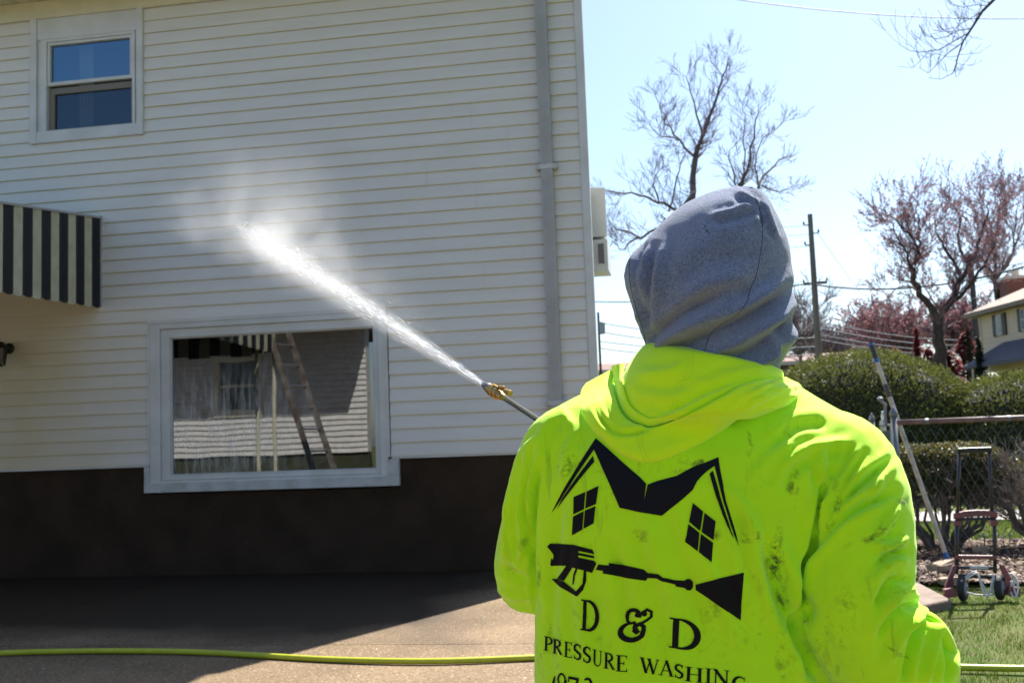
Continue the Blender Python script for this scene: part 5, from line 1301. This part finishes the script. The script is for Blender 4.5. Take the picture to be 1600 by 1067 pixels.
decal(b, [Z2([(68,105),(90,82),(250,92),(388,127),(402,158),(288,136),(288,149),(398,170),(402,188),(288,166),(288,181),(400,205),(415,225),(385,290),(335,275),(200,240),(94,240),(90,225),(98,186),(112,198),(112,160),(90,130)])])
decal(b, [Z2([(205,238),(247,252),(187,346),(142,331)])]); decal(b, [Z2([(98,330),(142,332),(186,350),(272,420),(315,365),(325,272),(342,275),(342,345),(320,408),(278,455),(160,388)])])
decal(b, [Z2([(272,255),(255,300),(248,370),(256,372),(265,310),(284,258)])])
decal(b, [Z2([(430,230),(500,238),(500,222),(610,235),(750,268),(775,290),(850,298),(880,322),(960,340),(1030,345),(1050,332),(1075,332),(1097,355),(1095,390),(1075,412),(1050,412),(1030,395),(970,385),(970,372),(880,350),(840,328),(775,325),(760,345),(640,328),(460,293),(463,275),(412,268)])])
decal(b, [Z2([(1113,372),(1280,328),(1448,288),(1440,420),(1427,625),(1270,515),(1113,408)])])
b.build('printed_spray_gun_emblem', M_print, shirt)
# letters from strokes: each stroke is a centre line with widths; units: cap height = 1, y up
def arc(cx, cy, rx, ry, a0, a1, n=14): return [(cx+rx*math.cos(R_(a0+(a1-a0)*i/n)), cy+ry*math.sin(R_(a0+(a1-a0)*i/n))) for i in range(n+1)]
K, TH = .145, .06
def st(pl, w0, w1=None, mid=None):
    w1 = w0 if w1 is None else w1; n = len(pl); W_ = []
    for i in range(n):
        u = i/(n-1); w = w0+(w1-w0)*u
        if mid is not None: w = w+(mid-w)*math.sin(math.pi*u)**1.0
        W_.append(w)
    L_, R2 = [], []
    for i in range(n):
        a, c = pl[max(0, i-1)], pl[min(n-1, i+1)]; dx, dy = c[0]-a[0], c[1]-a[1]; l = math.hypot(dx, dy) or 1; nx, ny = -dy/l, dx/l
        L_.append((pl[i][0]+nx*W_[i]/2, pl[i][1]+ny*W_[i]/2)); R2.append((pl[i][0]-nx*W_[i]/2, pl[i][1]-ny*W_[i]/2))
    return L_+R2[::-1]
def sf(x, y, w=.30, h=.045): return [(x-w/2, y-h/2), (x+w/2, y-h/2), (x+w/2, y+h/2), (x-w/2, y+h/2)]
GL = {
 'D': (.80, [st([(.17,.02),(.17,.98)], K), sf(.14,.022,.26), sf(.14,.978,.26), st([(.17,.975)]+arc(.30,.5,.43,.475,90,-90)+[(.17,.025)], .05, .05, .175)]),
 'P': (.62, [st([(.16,.02),(.16,.98)], K), sf(.17,.022,.32), sf(.12,.978,.22), st([(.16,.975)]+arc(.27,.73,.27,.245,90,-90)+[(.16,.485)], .05, .05, .15)]),
 'R': (.74, [st([(.16,.02),(.16,.98)], K), sf(.17,.022,.30), sf(.12,.978,.22), st([(.16,.975)]+arc(.27,.74,.25,.235,90,-90)+[(.16,.505)], .05, .05, .145), st([(.30,.50),(.45,.30),(.62,.04)], .11, .15), sf(.66,.022,.16)]),
 'E': (.64, [st([(.16,.02),(.16,.98)], K), st([(.03,.025),(.56,.025)], .05), st([(.03,.975),(.54,.975)], .05), st([(.16,.51),(.42,.51)], .05), st([(.565,.0),(.55,.22)], .07, .02), st([(.545,1.0),(.53,.80)], .06, .02), st([(.42,.40),(.42,.62)], .04)]),
 'S': (.54, [st(arc(.27,.74,.20,.235,20,180,10)+[(.09,.62),(.27,.50),(.45,.38)]+arc(.27,.255,.20,.23,20,-160,10), .05, .05, .16), st([(.455,.98),(.46,.72)], .05, .03), st([(.065,.02),(.06,.28)], .05, .03)]),
 'U': (.76, [st([(.17,.98),(.17,.32)]+arc(.38,.30,.21,.28,180,270,8), K, .07), st(arc(.38,.30,.24,.28,270,360,8)+[(.62,.98)], .07, TH), sf(.16,.978,.30), sf(.62,.978,.22)]),
 'W': (1.10, [st([(.12,.97),(.36,.0)], K), st([(.36,.02),(.56,.92)], TH), st([(.50,.97),(.76,.0)], K), st([(.76,.02),(.98,.97)], TH), sf(.12,.978,.26), sf(.50,.978,.22), sf(.98,.978,.20)]),
 'A': (.84, [st([(.42,.99),(.14,.02)], TH), st([(.40,1.0),(.70,.02)], .15), st([(.23,.33),(.60,.33)], .05), sf(.12,.022,.24), sf(.70,.022,.28)]),
 'H': (.86, [st([(.17,.02),(.17,.98)], K), st([(.68,.02),(.68,.98)], K), st([(.17,.51),(.68,.51)], .05), sf(.17,.022,.30), sf(.17,.978,.30), sf(.68,.022,.30), sf(.68,.978,.30)]),
 'I': (.36, [st([(.18,.02),(.18,.98)], K), sf(.18,.022,.30), sf(.18,.978,.30)]),
 'N': (.86, [st([(.17,.02),(.17,.95)], TH), st([(.14,.97),(.66,.02)], .16), st([(.67,.0),(.67,.98)], TH), sf(.15,.022,.24), sf(.12,.978,.20), sf(.67,.978,.24)]),
 'G': (.80, [st(arc(.42,.5,.32,.47,50,300,22), .05, .07, .17), st([(.64,.40),(.64,.05)], K), sf(.63,.41,.28), st([(.64,.97),(.65,.70)], .05, .03)]),
 '(': (.34, [st(arc(.46,.42,.30,.66,140,220,12), .03, .03, .12)]), ')': (.34, [st(arc(-.14,.42,.30,.66,40,-40,12), .03, .03, .12)]),
 '9': (.60, [st(arc(.29,.70,.20,.27,0,360,20), .09), st(arc(.17,.55,.36,.52,20,-60,10), .14, .06)]), '7': (.56, [st([(.06,.93),(.52,.93)], .13), st([(.49,.93),(.20,.0)], .09, .17), st([(.07,.99),(.06,.72)], .05)]),
 '3': (.56, [st(arc(.26,.75,.19,.22,150,-80,14), .08, .05, .14), st(arc(.24,.27,.22,.26,80,-150,14), .05, .10, .15)]),
 '&': (1.05, [st(arc(.42,.77,.175,.20,-15,200,12)+[(.26,.62),(.37,.53),(.50,.55)], .12, .05, .13), st([(.50,.55),(.34,.54)]+arc(.42,.27,.33,.28,120,330,16)+[(.74,.30),(.74,.42),(.62,.52),(.50,.46),(.47,.36)], .06, .10, .17),
        st([(.62,.30),(.55,.22),(.47,.28),(.50,.40),(.62,.50),(.80,.62),(.93,.74),(.92,.90),(.80,.97),(.68,.88),(.70,.80)], .12, .12, .085), arc(.53,.30,.085,.09,0,345,12), arc(.73,.83,.075,.08,0,345,12), arc(.53,.80,.06,.07,0,345,12), arc(.47,.55,.05,.055,0,345,12)]),
}
def put(b, ch, tl, bl, w, slope, step=3.5, off=.0016):
    """cap-height corner points in px: top-left, bottom-left; w = advance width px"""
    adv, polys = GL[ch]; ux, uy = w/adv, w/adv*slope; vx, vy = tl[0]-bl[0], tl[1]-bl[1]
    for pl in polys: decal(b, [[(bl[0]+ux*x+vx*y, bl[1]+uy*x+vy*y) for x, y in pl]], step, off)
def zz(x, y): return (840+x/4.503, 830+y/4.503)
b = MB()
put(b, 'D', zz(306, 474), zz(300, 690), 130/4.503, .16); put(b, 'D', zz(930, 602), zz(922, 812), 218/4.503, .16)
put(b, '&', zz(572, 545), zz(556, 762), 262/4.503, -.02)
for ch, x, yt, yb, w, sl_ in (('P',48,733,833,62,.20),('R',110,752,854,72,.21),('E',188,770,878,62,.21),('S',256,786,894,56,.2),('S',322,804,914,56,.2),('U',386,826,938,74,.2),('R',468,846,958,82,.2),('E',552,866,980,88,.08),
    ('W',722,882,988,138,.14),('A',852,897,1006,112,.14),('S',966,928,1026,62,.15),('H',1036,946,1048,134,.13),('I',1178,958,1062,50,.12),('N',1228,962,1066,134,.12),('G',1366,1012,1115,108,.12)):
    put(b, ch, zz(x, yt), zz(x-3, yb), w/4.503, sl_)
for ch, x, yt, w in (('(',92,985,52),('9',138,988,72),('7',212,1012,86),('3',322,1022,72),(')',388,1046,50)): put(b, ch, zz(x, yt), zz(x-4, yt+150), w/4.503, .2)
_px = [topx(v) if Vector(v).length > .1 else (0, 0) for v in b.v]
keep = [i for i, f_ in enumerate(b.f) if not all(980 < _px[k_][0] < 1000 and 1028 < _px[k_][1] < 1048 for k_ in f_)]
b.f = [b.f[i] for i in keep]; b.m = [0]*len(b.f)
b.build('printed_lettering', M_print, shirt)

# ---- grey inner hood on the head
rows = [(292,1146,1176,.012),(296,1124,1187,.032),(303,1100,1196,.052),(315,1074,1206,.070),(330,1053,1214,.085),(350,1032,1223,.098),(370,1014,1230,.106),(390,995,1235,.112),(410,979,1238,.116),(430,974,1240,.118),(450,977,1241.5,.119),(470,984,1242.5,.119),(490,991,1242.5,.117),(510,999,1241,.113),(530,1006,1238,.107),(550,1013,1230,.097),(570,1020,1222,.088),(595,1030,1212,.080)]
def interp(rows, y):
    for i in range(len(rows)-1):
        if rows[i][0] <= y <= rows[i+1][0]:
            u = (y-rows[i][0])/(rows[i+1][0]-rows[i][0]); return [rows[i][k]+(rows[i+1][k]-rows[i][k])*u for k in range(4)]
    return rows[-1]
ys = [292, 294, 297, 301, 306, 312, 319, 327]+[335+6*i for i in range(44)]
n = 72; b = MB(); vs = []
TH0 = 1.985
for y in ys:
    y_, xl, xr, hd_ = interp(rows, y); xc, hw = (xl+xr)/2, (xr-xl)/2
    o0 = max(0, min(1, (y-388)/30))*max(0, min(1, (560-y)/30))
    end = 540-62*o0
    for j in range(n+1):
        a = R_(180+(end-180)*j/n); c, s = math.cos(a), math.sin(a); pz = 2.15
        cx = math.copysign(abs(c)**(2/pz), c); sy = math.copysign(abs(s)**(2/pz), s)
        vs.append(MP(xc+hw*cx, y, TH0+hd_/TM*sy-.035*cx))
k = len(ys); b.add(vs, [(i*(n+1)+j, (i+1)*(n+1)+j, (i+1)*(n+1)+j+1, i*(n+1)+j+1) for i in range(k-1) for j in range(n)])
hood = b.build('grey_hood', M_greyk, smooth=True)
bm = bmesh.new(); bm.from_mesh(hood.data); bmesh.ops.remove_doubles(bm, verts=bm.verts, dist=.0004); bmesh.ops.subdivide_edges(bm, edges=bm.edges, cuts=1, use_grid_fill=True); bmesh.ops.recalc_face_normals(bm, faces=bm.faces); 
for _ in range(2): bmesh.ops.smooth_vert(bm, verts=[v for v in bm.verts if not v.is_boundary], factor=.5, use_axis_x=True, use_axis_y=True, use_axis_z=True)
bm.to_mesh(hood.data); bm.free()
co = jco(hood); no = jno(hood); cen = np.array(MP(1110, 440, TH0))
if ((co-cen)*no).sum(1).mean() < 0: hood.data.flip_normals()
hood.data.polygons.foreach_set('use_smooth', [True]*len(hood.data.polygons))
FG = [([(1012,556),(1040,530),(1085,500),(1125,478),(1150,460)], 9, 7), ([(1010,545),(1035,515),(1075,485),(1120,462)], 8, -5),
 ([(1035,560),(1090,535),(1150,505),(1200,480),(1236,455)], 9, -10), ([(1060,520),(1110,500),(1160,480),(1205,450),(1232,430)], 10, 6), ([(1090,562),(1150,535),(1205,500),(1240,470)], 8, 6), ([(1140,566),(1185,545),(1222,515),(1240,498)], 8, -8), ([(1170,575),(1205,555),(1228,525)], 7, 5),
 ([(1215,570),(1222,530),(1235,500)], 6, -7),
 ([(1140,302),(1160,312),(1186,322)], 4, -2.6), ([(1152,297),(1172,308),(1188,318)], 4, 2.4), ([(1108,338),(1140,331),(1165,322),(1188,318)], 5, 3.2), ([(1115,350),(1155,341),(1188,328)], 6, -3), ([(1188,312),(1191,335),(1190,360)], 3.5, -3), ([(1196,315),(1206,345),(1214,372)], 5, 2.4), ([(1190,335),(1202,360),(1212,378)], 4, -2.5),
 ([(1024,385),(1014,420),(1010,470),(1012,520)], 6, -6), ([(1040,380),(1030,420),(1026,470)], 8, 4), ([(1010,378),(1000,400),(1000,430)], 5, -4), ([(1000,392),(992,420),(998,460),(1010,510)], 4, -4),
 ([(1060,470),(1090,450),(1130,440),(1170,430)], 12, 4), ([(1075,420),(1120,400),(1180,400)], 14, -3), ([(1000,480),(1008,520),(1014,550)], 5, 4)]
FOLDK = 1.8
folds(hood, FG, noise_amp=2.6, nscale=10)
sm = hood.modifiers.new('s', 'SOLIDIFY'); sm.thickness = .004; sm.offset = -1
bvh_g = BVHTree.FromObject(hood, bpy.context.evaluated_depsgraph_get())
seam('hood_seam', [(1178,303),(1186,325),(1191,345),(1191,375),(1186,410),(1180,435),(1172,452),(1168,470),(1158,485),(1148,494),(1130,505),(1112,520),(1102,545),(1100,562)], [bvh_g], .0000, .0009, M_seam, hood)
seam('hem_seam', [(986,400),(983,420),(986,450),(995,485),(1006,520),(1010,548)], [bvh_g], .0001, .0009, M_seam, hood)
b = MB()
for (x, y, r) in ((1102,354,1.7),(1105,361,2.4),(1108,365,1.4),(1160,375,1.2)):
    P = [on_cloth(x+r*math.cos(a*.9), y+r*math.sin(a*.9)*.7, .0008, [bvh_g]) for a in range(7)]
    if all(P): b.add(P, [tuple(range(7))])
b.build('stain', M_seam, hood)

# ---- body (one surface): head with face, neck, trunk, arms, hands, legs
b = MB()
fdir = (RT*-.80+FW*.60); fdir.z = .10; fdir.normalize()
fright = fdir.cross(Vector((0, 0, 1))).normalized(); fup = fright.cross(fdir)
HC = MP(1112, 425, 2.0)
def HP(f_, r_, u_): return HC+fdir*f_+fright*r_+fup*u_
def blob(b, c, rx, ry, rz, A=None, n=14):
    vs = []; fs = []
    A = A or (fdir, fright, fup)
    for i in range(n+1):
        ph = -math.pi/2+math.pi*i/n
        for j in range(2*n):
            th = math.pi*j/n; d = (math.cos(ph)*math.cos(th)*rx, math.cos(ph)*math.sin(th)*ry, math.sin(ph)*rz); vs.append(c+A[0]*d[0]+A[1]*d[1]+A[2]*d[2])
    for i in range(n):
        for j in range(2*n): fs.append((i*2*n+j, i*2*n+(j+1) % (2*n), (i+1)*2*n+(j+1) % (2*n), (i+1)*2*n+j))
    b.add(vs, fs)
blob(b, HP(-.015, 0, .03), .092, .072, .095); blob(b, HP(.025, 0, -.035), .062, .058, .078); blob(b, HP(.055, 0, -.085), .030, .032, .026)
b.tube([HP(.082, 0, .015), HP(.100, 0, -.012), HP(.104, 0, -.032)], [.008, .012, .013], 10); blob(b, HP(.092, .012, -.035), .010, .008, .007); blob(b, HP(.092, -.012, -.035), .010, .008, .007)
b.tube([HP(.078, .022, -.060), HP(.090, 0, -.058), HP(.078, -.022, -.060)], [.004, .006, .004], 8); b.tube([HP(.076, .018, -.069), HP(.088, 0, -.070), HP(.076, -.018, -.069)], [.004, .007, .004], 8)
b.tube([HP(.068, .045, .022), HP(.082, .022, .028), HP(.082, -.022, .028), HP(.068, -.045, .022)], [.006, .009, .009, .006], 8)
for s in (-1, 1): blob(b, HP(-.01, .073*s, -.015), .018, .008, .030); blob(b, HP(.050, .035*s, -.03), .022, .020, .02)
NB = MP(1100, 610, 2.02); b.tube([HP(-.02, 0, -.05), HC.lerp(NB, .6), NB, MP(1080, 660, 2.03)], [.058, .056, .060, .065], 14)
sect_loft(b, [(640, 1000, 1215, 2.04, .055), (672, 930, 1280, 2.03, .065), (705, 885, 1305, 2.01, .080), (800, 870, 1270, 1.975, .105), (950, 880, 1235, 1.985, .10), (1060, 888, 1235, 1.995, .09)], tilt=.04, n=20)
shL, shR = MP(905, 712, 2.01), MP(1300, 740, 1.975)
lin_tube(b, shL, eL, .044, .038); lin_tube(b, shR, eR, .048, .042); lin_tube(b, eL, wL, .042, .027); lin_tube(b, eR, wR, .045, .028)
def hand(b, wpt, hpt, axis, thumb_up=1):
    """closed hand gripping a tube that runs along axis through hpt"""
    axis = axis.normalized(); d = (hpt-wpt); d -= axis*d.dot(axis)*.0; d.normalize()
    side = axis.cross(d).normalized()                       # across the back of the hand
    pc = hpt-d*.030+side*.0
    # palm
    vs = []
    A = (d, axis, side)
    blob(b, wpt.lerp(pc, .75), .044, .038, .016, A, 10); b.tube([wpt-d*.01, wpt.lerp(pc, .6)], [.026, .028], 12)
    r = .021
    for i, (off, ln, fr_) in enumerate(((-.033, 1.0, .0088), (-.011, 1.08, .0092), (.011, 1.02, .0088), (.032, .85, .0078))):
        base = hpt+axis*off; pts = []
        for j in range(8):
            a = R_(200-j*36*ln); pts.append(base+d*(math.cos(a)*r)+side*(math.sin(a)*r))
        pts = [pc+axis*off*.9+side*.006]+pts
        b.tube(pts, [fr_*1.05]+[fr_*(1-.03*j) for j in range(8)], 8)
    th = [wpt.lerp(pc, .55)-axis*.030, hpt-axis*.045-d*.010-side*.014, hpt-axis*.052+d*.012-side*.018, hpt-axis*.050+d*.026-side*.008]
    b.tube(th, [.013, .0115, .0105, .008], 8)
hand(b, wR, HANDR-Vector((0, 0, .035)), LD.cross(RT).normalized()*-1 if False else Vector((.15, .1, -1)))
hand(b, wL, HANDL, -LD)
HIP = MP(1065, 1130, 1.995); hip_z = .80
bodyf = Vector((-.34, .94, 0)).normalized()
FT = Vector((HIP.x, HIP.y, 0))-bodyf*.035; bodyr = Vector((bodyf.y, -bodyf.x, 0))
def leg(b, s, r0, r1, r2, foot=True, ztop=.80, shoe=0):
    h = FT+bodyr*.10*s+Vector((0, 0, ztop)); kn = FT+bodyr*.15*s+bodyf*(.05 if s > 0 else .10)+Vector((0, 0, .46)); an = FT+bodyr*.18*s+bodyf*(-.10 if s > 0 else .16)+Vector((0, 0, .09))
    b.tube(catmull([h, kn, an], 8), [r0+(r1-r0)*i/8 for i in range(8)]+[r1+(r2-r1)*i/8 for i in range(9)], 16); return an
for s in (-1, 1): 
    an = leg(b, s, .082, .055, .038); b.tube([an+Vector((0, 0, -.03)), an+bodyf*.10+Vector((0, 0, -.055))], [.04, .032], 10)
body = b.build('person', M_skin)
remesh_obj(body, .0050, 2, .4)
bpy.data.objects.remove(man); body.name = 'person'
props(body, 'man seen from behind in a fluorescent yellow sweatshirt and grey hood, holding a spray lance', 'person')
def child(o, p): o.parent = p; return o
for o in (shirt, hd, hood): child(o, body)
b = MB()
for s in (-1, 1): leg(b, s, .084, .078, .070)
blob(b, FT+Vector((0, 0, .76)), .17, .088, .11, (bodyr, bodyf, Vector((0, 0, 1))))
tr_ = b.build('trousers', M_jean, body); remesh_obj(tr_, .010, 4, .5); folds(tr_, [], noise_amp=6, nscale=8)
for s in (-1, 1):
    an = FT+bodyr*.18*s+bodyf*(-.10 if s > 0 else .16)
    b = MB(); b.tube([an+Vector((0, 0, .17)), an+Vector((0, 0, .06))], [.056, .058], 14); b.tube([an-bodyf*.055+Vector((0, 0, .045)), an+bodyf*.04+Vector((0, 0, .052)), an+bodyf*.12+Vector((0, 0, .046)), an+bodyf*.185+Vector((0, 0, .038))], [.043, .05, .050, .032], 14)
    bo = b.build('boot', M_boot, body); remesh_obj(bo, .009, 3, .5)
    b = MB(); pl = [an+bodyf*f_+bodyr*r_ for f_, r_ in ((-.105,-.03),(-.105,.03),(0,.045),(.12,.052),(.21,.03),(.22,0),(.21,-.03),(.12,-.052),(0,-.045))]; b.prism([Vector((q.x, q.y, .002)) for q in pl], (0, 0, .026)); fixn(b.build('sole', M_black, bo, bevel=.004))
for s in (-1, 1):   # eyes, brows
    pass
b = MB()
for s in (-1, 1): blob(b, HP(.066, .031*s, .004), .012, .012, .012, n=8)
b.build('eyes', mat('eye', (.7, .68, .65), .2), body, smooth=True)
b = MB(); 
for s in (-1, 1): b.tube([HP(.075, .046*s, .026), HP(.0855, .030*s, .031), HP(.0870, .014*s, .028)], [.002, .0035, .0025], 6)
b.build('eyebrows', M_black, body)

# ---- spray lance
lance = empty('pressure_washer_lance', HANDR, 'steel pressure washer lance with a brass nozzle end, aimed up at the siding', 'spray lance')
M_steel = mat('polished_steel', (.62, .64, .67), .22, metal=1); M_brass = mat('brass', (.50, .31, .10), .35, metal=1, var=.3, vscale=60); M_ndark = mat('worn_steel', (.30, .30, .30), .35, metal=1, var=.4, vscale=80)
ax = LD; sidev = ax.cross(Vector((0, 0, 1))).normalized(); upv = sidev.cross(ax)
if upv.z < 0: upv = -upv
q = lambda s, u=0, v=0: NOZ+ax*s+upv*u+sidev*v
b = MB(); b.tube([q(.10), q(sL-.03)], .0072, 14); b.tube([q(sL+.06), q(sR-.06)], .0072, 12); b.build('tube', M_steel, lance, smooth=True)
b = MB(); b.lathe([(.004, -.045), (.0075, -.044), (.0105, -.030), (.0135, -.012), (.0135, 0), (.011, .003)], NOZ, ax, 18); b.build('nozzle', M_ndark, lance, smooth=True)
b = MB(); b.lathe([(.011, .003), (.0155, .005), (.0155, .012), (.0125, .014), (.0125, .018), (.0175, .020), (.0175, .034), (.0150, .036), (.0150, .044), (.0175, .046), (.0175, .056), (.013, .060), (.013, .075), (.0095, .085), (.0085, .10)], NOZ, ax, 20); b.build('coupler', M_brass, lance)
b = MB(); 
for s0_, v_ in ((.030, .0), (.052, -.0)):
    pass
b.bar(q(.022, .017), q(.112, .021), .006, .005); b.tube([q(.062, .020), q(.092, .0245)], .0062, 10); b.tube([q(.098, .020), q(.132, .0235)], .0068, 10); b.lathe([(.0082, .0), (.0082, .010)], q(.125, .0228), ax, 12); b.lathe([(.0076, 0), (.0076, .008)], q(.084, .0236), ax, 12)
b.build('nozzle_holder', M_brass, lance, smooth=False)
b = MB(); b.tube([q(sL-.075), q(sL+.10)], .0150, 14); b.build('foregrip', M_black, lance)
b = MB(); b.tube([q(sR-.16), q(sR-.06), q(sR+.06)], [.016, .019, .020], 12); g0_ = q(sR+.02); b.tube([g0_+Vector((0, 0, -.0)), g0_+Vector((0.01, -.01, -.13))], [.016, .014], 12); b.build('gun_body', M_black, lance)
b = MB(); b.tube(catmull([g0_+Vector((0.01, -.01, -.13)), g0_+Vector((.10, -.02, -.40)), g0_+Vector((.30, .15, -.90)), Vector((g0_.x+.5, g0_.y+.8, .02)), Vector((g0_.x+1.0, g0_.y+2.0, .02)), gnd(1760, 1046, .018)+Vector((0, -.05, 0))], 8), .009, 8); b.build('supply_hose', M_black, lance, smooth=True)

# ---- water: jet, drifting mist and droplets
def vol_mat(name, dens_nodes, col=(1, 1, 1), an=.3):
    m = bpy.data.materials.new(name); m.use_nodes = True; t = m.node_tree; N = t.nodes; L = t.links; N.clear()
    out = N.new('ShaderNodeOutputMaterial'); v = N.new('ShaderNodeVolumePrincipled'); v.inputs['Color'].default_value = (*col, 1); v.inputs['Anisotropy'].default_value = an
    L.new(v.outputs[0], out.inputs['Volume']); L.new(dens_nodes(N, L), v.inputs['Density']); return m
JL = (TGT-NOZ).length
def mathn(N, L):
    def f_(op, a, b_=0.0, clamp=False):
        q_ = N.new('ShaderNodeMath'); q_.operation = op; q_.use_clamp = clamp
        for i, v in enumerate((a, b_)):
            if isinstance(v, (int, float)): q_.inputs[i].default_value = v
            else: L.new(v, q_.inputs[i])
        return q_.outputs[0]
    return f_
def jet_density(N, L):
    f_ = mathn(N, L); tc = N.new('ShaderNodeTexCoord'); s_ = N.new('ShaderNodeSeparateXYZ'); L.new(tc.outputs['Object'], s_.inputs[0])
    X, Y, Z = s_.outputs
    # widening radius
    U_ = f_('DIVIDE', X, JL); cl = f_('MULTIPLY', f_('SUBTRACT', U_, .74, True), 3.0, True); rad = f_('ADD', .006, f_('MULTIPLY', f_('MULTIPLY', f_('POWER', U_, .85), JW), f_('SUBTRACT', 1.0, f_('MULTIPLY', f_('MULTIPLY', cl, cl), 1.15))))
    r = f_('DIVIDE', f_('SQRT', f_('ADD', f_('MULTIPLY', Y, Y), f_('MULTIPLY', Z, Z))), rad)
    core = f_('POWER', f_('SUBTRACT', 1, r, True), 1.3)
    mp = N.new('ShaderNodeMapping'); mp.inputs['Scale'].default_value = (1.3, 12, 12); L.new(tc.outputs['Object'], mp.inputs[0])
    n = N.new('ShaderNodeTexNoise'); n.inputs['Scale'].default_value = 1.6; n.inputs['Detail'].default_value = 5; n.inputs['Roughness'].default_value = .65; L.new(mp.outputs[0], n.inputs[0])
    nn = f_('ADD', .22, f_('MULTIPLY', f_('SUBTRACT', n.outputs[0], .34, True), 3.4))
    base = f_('DIVIDE', JD, f_('MULTIPLY', rad, 1.0))
    tip = f_('MINIMUM', 1.0, f_('MULTIPLY', f_('SUBTRACT', JL, X), 1.1))
    return f_('MULTIPLY', f_('MULTIPLY', f_('MULTIPLY', core, nn), base), tip)
JW, JD = .145, .19
b = MB(); prof = [(.010+JW*1.02*(i/16)**.85, JL*i/16) for i in range(17)]; b.lathe(prof, (0, 0, 0), (1, 0, 0), 24)
jet = b.build('water_jet', vol_mat('jet_water', jet_density, an=.45))
jx = (TGT-NOZ).normalized(); jz = (Vector((0, 0, 1))-jx*jx.z).normalized(); jy = jz.cross(jx)
Mx = Matrix((jx, jy, jz)).transposed().to_4x4(); Mx.translation = NOZ-jx*.045; jet.matrix_world = Mx
props(jet, 'white jet of pressurised water shooting from the nozzle up to the siding', 'water jet', kind='stuff')
def mist_density(N, L):
    f_ = mathn(N, L); tc = N.new('ShaderNodeTexCoord'); s_ = N.new('ShaderNodeSeparateXYZ'); L.new(tc.outputs['Object'], s_.inputs[0])
    X, Y, Z = s_.outputs
    u = f_('DIVIDE', X, JL)
    # drifts above the jet, thicker and taller towards the wall
    hgt = f_('ADD', .05, f_('MULTIPLY', f_('POWER', f_('MAXIMUM', u, .0), .9), MH))
    a = f_('DIVIDE', Z, hgt); up_m = f_('MULTIPLY', f_('POWER', f_('SUBTRACT', 1, a, True), 1.7), f_('ADD', 1, f_('MULTIPLY', a, 7), True))
    wy = f_('DIVIDE', Y, f_('ADD', .05, f_('MULTIPLY', u, .45))); side = f_('SUBTRACT', 1, f_('MULTIPLY', wy, wy), True)
    e0_ = f_('MULTIPLY', f_('SUBTRACT', u, .10, True), 1.6, True); e1_ = f_('MULTIPLY', f_('SUBTRACT', 1.09, u, True), 4.0, True)
    mp = N.new('ShaderNodeMapping'); mp.inputs['Scale'].default_value = (1, 1, 1); L.new(tc.outputs['Object'], mp.inputs[0])
    n = N.new('ShaderNodeTexNoise'); n.inputs['Scale'].default_value = 3.0; n.inputs['Detail'].default_value = 6; n.inputs['Distortion'].default_value = 1.2; L.new(mp.outputs[0], n.inputs[0])
    nn = f_('MULTIPLY', f_('SUBTRACT', n.outputs[0], .43, True), 7)
    return f_('MULTIPLY', f_('MULTIPLY', f_('MULTIPLY', up_m, side), f_('MULTIPLY', e0_, e1_)), f_('MULTIPLY', nn, MD))
MH, MD = .66, .50
b = MB(); vs = []
for i, (x, h, l, w) in enumerate(((.4, .14, -.05, .10), (JL*.35, .36, -.12, .24), (JL*.7, .58, -.15, .38), (JL*1.10, .86, -.2, .55))):
    vs += [(x, -w, l), (x, w, l), (x, w, h), (x, -w, h)]
b.add(vs, [(0,3,2,1), (12,13,14,15)]+[(4*i+j, 4*i+(j+1) % 4, 4*i+4+(j+1) % 4, 4*i+4+j) for i in range(3) for j in range(4)])
mist = b.build('water_mist', vol_mat('mist', mist_density, an=.3)); fixn(mist); mist.matrix_world = Mx
props(mist, 'soft cloud of fine water mist drifting above the jet near the siding', 'mist', kind='stuff')
# droplets and streaks inside the jet
rg = random.Random(99); b = MB()
for i in range(1700):
    u = rg.random()**.8; x = JL*u*.985; rr = (.004+JW*.85*u**.85*(1-max(0, (u-.74)*3)**2*1.1))*abs(rg.gauss(0, .42)); a = rg.uniform(0, 6.283)
    dr = Vector((1, rr/(x+.3)*math.cos(a), rr/(x+.3)*math.sin(a))).normalized(); ln = rg.uniform(.03, .12)*(1.1-u*.4); w = rg.uniform(.0005, .0011)
    p = Vector((x, rr*math.cos(a), rr*math.sin(a)+(.03*u if rg.random() < .4 else 0))); e = dr.cross(Vector((rg.uniform(-1, 1), rg.uniform(-1, 1), rg.uniform(-1, 1)))).normalized()*w; e2 = dr.cross(e).normalized()*w
    b.add([p, p+dr*ln*.5+e, p+dr*ln*.5+e2, p+dr*ln*.5-e-e2, p+dr*ln], [(0,1,2),(0,2,3),(0,3,1),(4,2,1),(4,3,2),(4,1,3)])
for i in range(2600):
    u = .1+.95*rg.random()**.7; x = JL*u; z = rg.random()**1.5*(.05+.5*u**1.2); y = rg.gauss(0, .12)*u; s = rg.uniform(.0004, .0012)
    if x > JL*.99 and z < .2: continue
    p = Vector((x, y, z)); b.add([p+Vector((s*2, 0, 0)), p+Vector((-s, s, 0)), p+Vector((-s, -s, s)), p+Vector((-s, -s, -s))], [(0,1,2),(0,2,3),(0,3,1),(1,3,2)])
dm = bpy.data.materials.new('water_droplet'); dm.use_nodes = True; db = dm.node_tree.nodes['Principled BSDF']; db.inputs['Base Color'].default_value = (.93, .95, .97, 1); db.inputs['Roughness'].default_value = .15; db.inputs['Transmission Weight'].default_value = .35; db.inputs['IOR'].default_value = 1.33
drp = b.build('water_droplets', dm); drp.matrix_world = Mx
props(drp, 'bright droplets and streaks flying within the water spray', 'droplets', kind='stuff')
